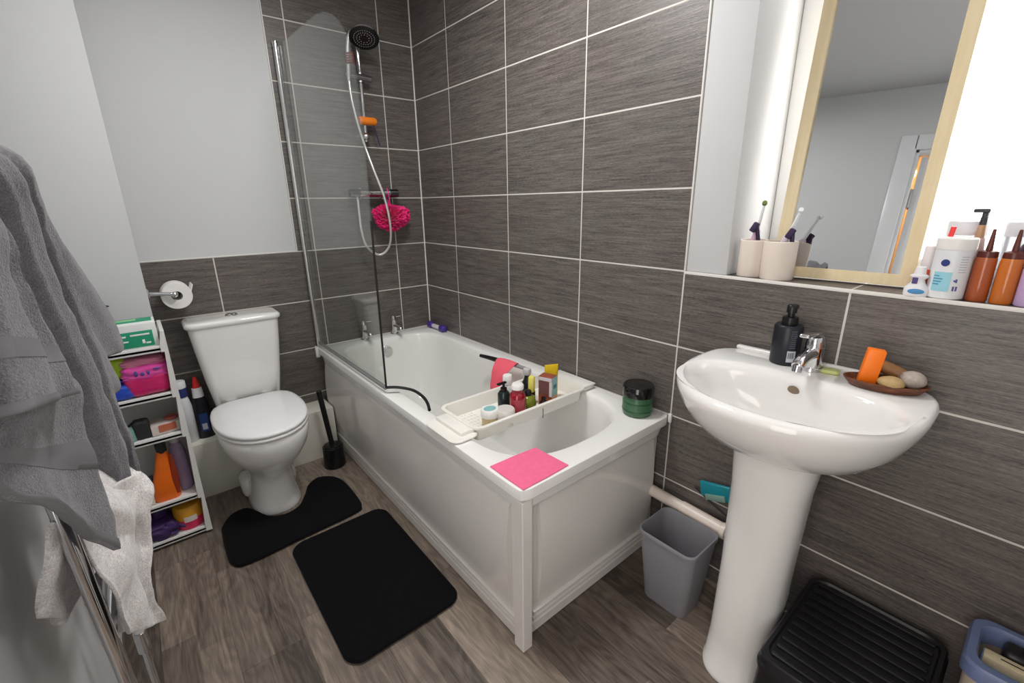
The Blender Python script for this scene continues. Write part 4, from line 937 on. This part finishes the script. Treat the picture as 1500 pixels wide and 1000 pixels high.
# ------------------------------------------------------------------ things on the window sill
SZ = Z0+.0005
mr = thing('mirror', 'tall mirror in pale pine frame leaning on the window sill', 'mirror', (.098, -2.088, SZ+.0045))
mr.rotation_euler = (0, math.radians(MLEAN), MYAW)
m = MB(); W2, MH, FW, TH_ = .161, .80, .029, .024
for s in (-1, 1):
    y0, y1 = s*W2, s*(W2-FW)
    m.loft([[(-TH_*.4, y0, 0), (TH_, y0, 0), (TH_, y1, FW), (-TH_*.25, y1, FW)], [(-TH_*.4, y0, MH), (TH_, y0, MH), (TH_, y1, MH-FW), (-TH_*.25, y1, MH-FW)]])
for z0, z1 in ((0, FW), (MH, MH-FW)):
    m.loft([[(-TH_*.4, -W2, z0), (TH_, -W2, z0), (TH_, -W2+FW, z1), (-TH_*.25, -W2+FW, z1)], [(-TH_*.4, W2, z0), (TH_, W2, z0), (TH_, W2-FW, z1), (-TH_*.25, W2-FW, z1)]])
build('frame', m, wood('pale pine', (214, 196, 156), (224, 208, 172), (26, 26, 2)), mr, world=False, flat=True)
m = MB(); m.box2((.004, -W2+FW-.004, FW-.004), (.010, W2-FW+.004, MH-FW+.004), 0); build('glass', m, mat('mirror silver', (214, 216, 217), .015, 1, var=.005), mr, world=False, flat=True)
CUPM = mat('cream tumbler ceramic', (226, 214, 203), .5, var=.02)
def brush_set(base, p0, p1, hand_mat, headc, label, nm='electric_toothbrush'):
    t = thing(nm, label, 'toothbrush', base); p0, p1 = Vector(p0), Vector(p1); d = (p1-p0)
    a = p0+d*.62
    m = MB(); m.tube([p0, p0+d*.3, p0+d*.52, a], lambda t_: .0135-.0055*t_**2, 14); build('handle', m, hand_mat, t)
    m = MB(); m.tube([a-d*.02, a+d*.2, p1], lambda t_: .0052-.0018*t_, 10); build('neck', m, mat('white brush neck', (226, 228, 230), .3), t)
    m = MB(); side = Vector((-.8, -.3, .3)).normalized(); m.cyl(p1-side*.003, p1+side*.009, .0068, .0062); build('brush_head', m, headc, t)
for k, (y, r, lab) in enumerate(((-1.884, .0385, 'cream tumbler holding the tilted pink toothbrush, nearer the reveal'), (-1.958, .0435, 'wider cream tumbler in front of the mirror frame'))):
    m = MB(); x = .050-.006*k
    m.lathe([(0, 0), (r*.93, 0), (r*.97, .003), (r, .104), (r-.002, .106), (r-.004, .104), (r*.9-.003, .008), (0, .007)], 40, (x, y, SZ)); single('tumbler', lab, 'cup', m, CUPM, 'bathroom tumblers')
LPK = mat('pale pink plastic', (206, 174, 194), .35)
brush_set((.05, -1.884, SZ+.01), (.060, -1.868, SZ+.012), (.030, -1.905, SZ+.207), LPK, mat('green bristles', (104, 122, 62), .6), 'electric toothbrush with green bristles, grey neck and pink handle')
brush_set((.044, -1.958, SZ+.01), (.050, -1.935, SZ+.012), (.030, -2.000, SZ+.188), mat('lilac white plastic', (214, 202, 214), .35), mat('white bristles tip', (232, 236, 236), .6), 'electric toothbrush with white neck and head before the mirror')
def manual(lab, p0, p1):
    t = thing('toothbrush', lab, 'toothbrush', p0); p0, p1 = Vector(p0), Vector(p1); d = p1-p0
    m = MB(); m.tube([p0, p0+d*.5+Vector((0, -.004, 0)), p1], lambda t_: .0055, 10); build('handle', m, mat('dark purple plastic', (46, 30, 62), .35), t)
    m = MB(); m.box(p1+Vector((-.004, .004, -.004)), (.014, .015, .028), .003, 2, RX(.5)); build('brush_head', m, mat('dark violet bristles', (52, 38, 72), .7), t)
manual('dark purple toothbrush in the tumbler nearer the reveal', (.050, -1.905, SZ+.012), (.028, -1.893, SZ+.146))
manual('dark violet toothbrush in the wider tumbler', (.036, -1.985, SZ+.012), (.026, -1.990, SZ+.132))

wb = thing('nozzle_bottle', 'squat white bottle with blue label at the mirror corner', 'bottle', (.012, -2.272, SZ))
m = MB(); lp = []
for z, hx, hy in ((0, .014, .021), (.003, .015, .0225), (.018, .015, .0225), (.030, .011, .013), (.038, .0095, .011), (.044, .012, .0165), (.047, .012, .0165), (.050, .009, .011), (.066, .008, .009), (.067, .006, .007)): lp.append([(x, y, z) for x, y in rrect(0, 0, hx, hy, min(hx, hy)*.85, 4)])
m.loft(lp, M=RZ(facing((.012, -2.272))+PI)); bd = build('body', m, WB, wb, world=False)
F_ = RZ(facing((.012, -2.272)))
m = MB(); m.sphere(F_ @ Vector((.0152, .0, .012)), 1, .0012, .015, .006, 12, 8, F_); build('blue_label', m, mat('sky blue print', (70, 140, 190), .5), bd, world=False)
m = MB(); m.box(F_ @ Vector((.011, -.006, .036)), (.004, .010, .014), .001, 1, F_); build('violet_mark', m, mat('violet mark', (72, 58, 118), .5), bd, world=False)
tb2 = thing('white_tub', 'tall white tub with light blue panel and round navy mark', 'tub', (.030, -2.318, SZ))
Q = facing((.030, -2.318))
m = MB(); m.lathe([(0, 0), (.030, 0), (.0325, .003), (.0325, .108), (0, .109)], 36); b_ = build('body', m, mat('white tub plastic', (222, 224, 226), .35), tb2, world=False)
m = MB(); m.lathe([(0, .108), (.0335, .108), (.034, .111), (.0335, .130), (.031, .133), (0, .134)], 36); build('lid', m, WL, tb2, world=False)
patch(tb2, b_, 'blue_panel', .0326, .018, .060, Q-.32, .48, mat('light blue print', (150, 204, 218), .5), None)
m = MB(); N_ = RZ(Q-.32); m.cyl(N_ @ Vector((.0324, 0, .080)), N_ @ Vector((.0332, 0, .080)), .0075, bev=0); build('navy_mark', m, mat('navy print', (40, 58, 120), .5), b_, world=False)
m = MB()
for z, a0, a1 in ((.050, -.55, -.25), (.044, -.55, -.05), (.038, -.55, -.10), (.032, -.55, -.20)): m.arc(.0334, z, z+.0022, Q+a0-.2, Q+a1-.2, th=.0003, n=4)
build('blue_lettering', m, mat('mid blue print', (72, 140, 176), .5), b_, world=False)
m = MB()
for k in range(7): m.arc(.0328, .060+.0055*k, .0615+.0055*k, Q+.42, Q+.85, th=.0003, n=4)
build('grey_lettering', m, mat('grey lettering', (178, 180, 190), .5), b_, world=False)
m = MB()
for a0, z0, z1 in ((.32, .020, .030), (.48, .020, .030), (.40, .038, .046), (.30, .040, .044)): m.arc(.0328, z0, z1, Q+a0, Q+a0+.1, th=.0003, n=3)
build('violet_block', m, mat('violet block', (90, 88, 150), .5), b_, world=False)
m = MB(); m.tube([(.046, -2.297, SZ+.004), (.043, -2.299, SZ+.08), (.038, -2.305, SZ+.155)], .0048, 10); single('red_toothbrush', 'thin red stick leaning between mirror and white tub', 'toothbrush', m, mat('coral red plastic', (238, 62, 66), .35))
ot = thing('orange_tube', 'slim tube with orange band and clear top beside mirror frame', 'tube', (.066, -2.272, SZ))
m = MB(); m.lathe([(0, 0), (.012, 0), (.0135, .003), (.0135, .040), (0, .04)], 20); build('base', m, mat('brick red plastic', (150, 40, 34), .35), ot, world=False)
m = MB(); m.lathe([(0, .04), (.0138, .04), (.0138, .056), (0, .056)], 20); build('band', m, mat('orange red plastic', (228, 84, 40), .4), ot, world=False)
m = MB(); m.lathe([(0, .056), (.0115, .056), (.0105, .106), (.008, .110), (0, .11)], 20); build('top', m, mat('milky plastic', (226, 218, 218), .3), ot, world=False)
AMB = mat('copper amber plastic', (168, 84, 44), .22, var=.06, coat=.4); AMB2 = mat('honey amber plastic', (196, 108, 40), .22, var=.06, coat=.4)
BRN = mat('dark brown cap', (92, 42, 34), .3)
for k, (x, y, mt, lab) in enumerate(((.034, -2.369, AMB, 'coppery brown squeeze bottle with cone nozzle beside white tub'), (.032, -2.407, AMB2, 'honey brown squeeze bottle with cone nozzle beside purple bottle'))):
    t, o = bottle('squeeze_bottle', lab, 'bottle', (x, y, SZ), [('body', [(0, 0), (.0165, 0), (.018, .003), (.0178, .088), (.0165, .094), (0, .095)], mt), ('cap', [(0, .0945), (.0165, .0945), (.0168, .097), (.016, .106), (.006, .109), (0, .109)], BRN), ('nozzle', [(0, .108), (.0058, .108), (.0028, .150), (.0022, .152), (0, .152)], BRN)], 'squeeze bottles on the sill')
t, o = bottle('tan_bottle', 'pale tan pump bottle with dark trigger behind squeeze bottles', 'bottle', (.075, -2.345, SZ), [('body', [(0, 0), (.014, 0), (.016, .003), (.015, .09), (.010, .13), (0, .131)], mat('clear pinkish plastic', (206, 176, 172), .25)), ('neck', [(0, .130), (.008, .130), (.006, .158), (0, .158)], mat('tan plastic', (186, 146, 112), .35))])
m = MB(); m.box((.008, .0, .178), (.030, .010, .016), .003, 2); m.box((-.006, .006, .188), (.010, .026, .008), .002); m.cyl((0, 0, .155), (0, 0, .175), .006); build('trigger', m, mat('slate black plastic', (52, 52, 60), .4), t, world=False)
CLR = mat('frosted clear plastic', (216, 220, 226), .25, trans=.55)
for k, (x, y, r, h, lab) in enumerate(((.108, -2.320, .034, .165, 'frosted clear tub behind the white tub'), (.094, -2.402, .022, .165, 'small frosted clear pot behind the squeeze bottles'))):
    t, o = bottle('clear_tub', lab, 'tub', (x, y, SZ), [('body', [(0, 0), (r*.94, 0), (r, .004), (r, h-.03), (0, h-.03)], CLR), ('lid', [(0, h-.03), (r*1.03, h-.03), (r*1.03, h-.004), (r*.98, h), (0, h)], mat('frosted lid', (222, 222, 226), .35))])
t, o = bottle('purple_bottle', 'lilac bottle with pale label at the end of the sill', 'bottle', (.030, -2.447, SZ), [('body', [(0, 0), (.020, 0), (.0225, .003), (.0225, .075), (.020, .086), (.013, .094), (0, .095)], mat('lilac bottle', (192, 164, 204), .25, coat=.3)), ('cap', [(0, .094), (.014, .094), (.014, .115), (0, .116)], mat('pale lilac cap', (226, 214, 228), .35))])
Q = facing((.030, -2.447)); patch(t, o['body'], 'front_label', .0227, .040, .078, Q+.15, .55, mat('pale lilac label', (216, 208, 220), .5), None); patch(t, o['body'], 'lower_label', .0227, .006, .030, Q+.25, .45, mat('grey lilac label', (190, 178, 198), .5), None)
t, o = bottle('dark_bottle', 'white labelled bottle with dark red shoulder and blue cap ring', 'bottle', (.062, -2.432, SZ), [('body', [(0, 0), (.024, 0), (.026, .003), (.026, .100), (0, .1)], WB), ('shoulder', [(0, .10), (.0255, .10), (.020, .120), (.010, .13), (0, .131)], mat('dark maroon plastic', (58, 30, 46), .3)), ('ring', [(0, .13), (.011, .13), (.011, .136), (0, .136)], mat('gold ring', (176, 142, 90), .35)), ('cap', [(0, .136), (.020, .136), (.0205, .160), (.018, .163), (0, .163)], mat('blue white cap', (206, 216, 232), .35))])

# ------------------------------------------------------------------ floor things by the basin
bn = thing('waste_bin', 'grey plastic bin between bath end and basin pedestal', 'bin', (-.165, -1.86, 0))
GP = mat('grey bin plastic', (134, 133, 138), .4, var=.03)
m = MB(); cx, cy = -.166, -1.862
f_ = lambda k, z, d=0: [(x, y, z) for x, y in rrect(cx, cy, .062+.024*k-d, .076+.022*k-d, .028, 6)]
m.loft([f_(0, .0), f_(.03, .004), f_(1, .264), f_(1, .268, .0008), f_(1, .268, .0026), f_(.95, .26, .0034), f_(.03, .010, .004)]); build('body', m, GP, bn)
m = MB(); m.loft([f_(1, .256, -.0005), f_(1, .258, -.003), f_(1.01, .267, -.003), f_(1.01, .2695, -.0015), f_(1.01, .2695, .002), f_(1.0, .258, .002)], False, False); build('rim', m, GP, bn)
tl = thing('teal_pouch', 'teal plastic packet against the tiles above the waste pipe', 'packet', (-.03, -1.90, .29))
m = MB(); m.box((-.018, -1.900, .372), (.014, .105, .055), .005, 3, RX(-.22)); build('packet', m, mat('teal packet', (28, 132, 146), .3), tl)
m = MB(); m.box((-.026, -1.905, .352), (.008, .07, .022), .004, 2, RX(-.35)); build('print', m, mat('pale teal print', (120, 150, 140), .4), tl)
m = MB(); m.tube([(-.012, -1.828, .349), (-.03, -1.90, .331), (-.05, -1.99, .312)], .0042, 8); single('black_rod', 'thin black rod leaning under the teal packet', 'rod', m, BLACKP)

so = thing('step_stool', 'low black ribbed plastic step stool under the window wall', 'stool', (-.21, -2.34, 0))
m = MB(); f_ = lambda d, z, r=.035: [(x, y, z) for x, y in rrect(-.212, -2.356, .19-d, .147-d, r, 6)]
m.loft([f_(-.008, 0), f_(-.008, .008), f_(.0, .225), f_(-.004, .228), f_(-.004, .240), f_(0, .246), f_(0, .262), f_(.004, .268), f_(.012, .268), f_(.016, .262)], True, True); build('body', m, DARKRIB, so)
m = MB()
for k in range(11):
    x = -.370+.0315*k; m.box((x, -2.356, .2645), (.013, .25, .008), .0035, 2)
build('ribs', m, DARKRIB, so)
bk = thing('cleaning_bucket', 'beige cleaning caddy with blue rim at the photo corner', 'bucket', (-.11, -2.64, 0))
m = MB(); cx, cy = -.108, -2.665
f_ = lambda k, z, d=0, r=.035: [(x, y, z) for x, y in rrect(cx, cy, .070+.012*k-d, .122+.018*k-d, r, 6)]
m.loft([f_(0, 0), f_(.02, .005), f_(1, .355), f_(1, .355, .004), f_(.1, .01, .005)]); build('body', m, mat('beige bucket plastic', (196, 182, 164), .4), bk)
BLU = mat('grey blue plastic', (108, 122, 160), .38)
m = MB(); m.loft([f_(1, .342, -.001), f_(1, .345, -.007), f_(1, .374, -.007), f_(1, .380, -.003), f_(1, .380, .010), f_(1, .372, .014), f_(1, .335, .014), f_(1, .335, .003)], False, False); build('rim', m, BLU, bk)
m = MB(); m.box2((cx-.066, cy-.115, .325), (cx-.018, cy+.118, .345), .004); m.box2((cx-.020, cy-.12, .332), (cx+.010, cy+.12, .362), .003); build('tray', m, mat('pale blue tray', (120, 148, 184), .4), bk)
m = MB(); m.box2((cx-.022, cy-.118, .340), (cx+.006, cy+.118, .366), .003); build('cream_bar', m, mat('cream bar', (214, 200, 166), .5), bk)
m = MB()
for y in (.075, .02, -.04): m.box((cx-.008, cy+y, .3665), (.003, .035, .001), .0003, 1)
m.box((cx-.046, cy+.03, .346), (.030, .07, .004), .0015, 2); build('slots', m, mat('dark slots', (48, 40, 48), .6), bk)
m = MB(); m.cyl((cx+.035, cy+.06, .345), (cx+.048, cy-.03, .60), .016, .015); m.box((cx+.034, cy+.072, .355), (.05, .04, .04), .01, 3); single('mop_handle', 'black handled tool standing in the blue rimmed caddy', 'handle', m, mat('dark tool plastic', (26, 24, 26), .35))
m = MB(); m.tube([(cx+.016, cy+.058, .352), (cx+.018, cy+.045, .385), (cx+.020, cy+.028, .410)], .008, 8); single('brown_brush', 'small brown brush end beside the black handle in caddy', 'brush', m, mat('brown bristle', (150, 112, 88), .6))

# ceiling vent
vt = thing('ceiling_vent', 'square white extractor vent on ceiling seen in the mirror', 'vent', (-1.06, -1.46, ZC))
VX, VY = -.93, -1.47
m = MB(); m.prism(rrect(VX, VY, .155, .155, .045, 6), ZC, ZC-.022, .004); m.prism(rrect(VX, VY, .13, .13, .04, 6), ZC-.020, ZC-.045, .006); build('cover', m, PLAST, vt)
m = MB(); m.cyl((VX+.0, VY-.1, ZC-.045), (VX+.02, VY-.1, ZC-.048), .006); build('screw_cap', m, mat('grey cap', (120, 120, 120), .5), vt)

# ------------------------------------------------------------------ light and camera
def area(name, loc, size, power, col=(1, 1, 1), direction=(0, 0, -1), sy=None):
    l = bpy.data.lights.new(name, 'AREA'); l.energy = power; l.color = col; l.size = size
    if sy: l.shape = 'RECTANGLE'; l.size_y = sy
    o = bpy.data.objects.new(name, l); COL.objects.link(o); o.location = loc
    o.rotation_euler = Vector(direction).to_track_quat('-Z', 'Y').to_euler(); return o
area('ceiling_lamp', (-1.15, -.85, 2.33), .22, P_CEIL, (1, .985, .975))
area('doorway_fill', (-1.72, -2.50, 1.10), .56, P_DOOR, (1, .98, .97), (1, .35, -.12), 1.6)  # added fill light in the doorway, brightens bath panels and pedestal
area('mid_fill', (-.65, -1.25, 2.33), .3, P_MID, (1, .985, .975))  # added fill under the ceiling without a fitting, lifts bath and back wall
area('near_fill', (-.9, -2.65, 2.33), .35, P_NEAR, (1, .985, .975))  # weak added fill above the camera end of the room
l = bpy.data.lights.new('hall_lamp', 'POINT'); l.energy = 14; l.color = (1, .62, .28); l.shadow_soft_size = .1
o = bpy.data.objects.new('hall_lamp', l); COL.objects.link(o); o.location = (-2.3, -1.9, 2.1)
W = bpy.data.worlds.new('sky'); scene.world = W; W.use_nodes = True
bg = W.node_tree.nodes['Background']; bg.inputs[0].default_value = (.75, .85, 1, 1); bg.inputs[1].default_value = 1.0

cam = bpy.data.cameras.new('camera'); co = bpy.data.objects.new('camera', cam); COL.objects.link(co)
cam.sensor_fit = 'HORIZONTAL'; cam.sensor_width = 36; cam.lens = 36*661.366/1500; cam.clip_start = .02
Rv, Uv, Fv = Vector((.77033135, -.63750367, -.01336753)), Vector((.19610951, .2169181, .95628845)), Vector((.60673774, .73928047, -.29211934))
co.matrix_world = Matrix(((Rv.x, Uv.x, -Fv.x, CAM.x), (Rv.y, Uv.y, -Fv.y, CAM.y), (Rv.z, Uv.z, -Fv.z, CAM.z), (0, 0, 0, 1)))
scene.camera = co
vs = scene.view_settings; vs.view_transform = 'Standard'; vs.look = 'None'; vs.gamma = 1; vs.exposure = EXPO; vs.use_curve_mapping = False
try:
    scene.cycles.use_denoising = True; scene.cycles.max_bounces = 12; scene.cycles.transparent_max_bounces = 16; scene.cycles.glossy_bounces = 6; scene.cycles.sample_clamp_indirect = 8
except Exception: pass
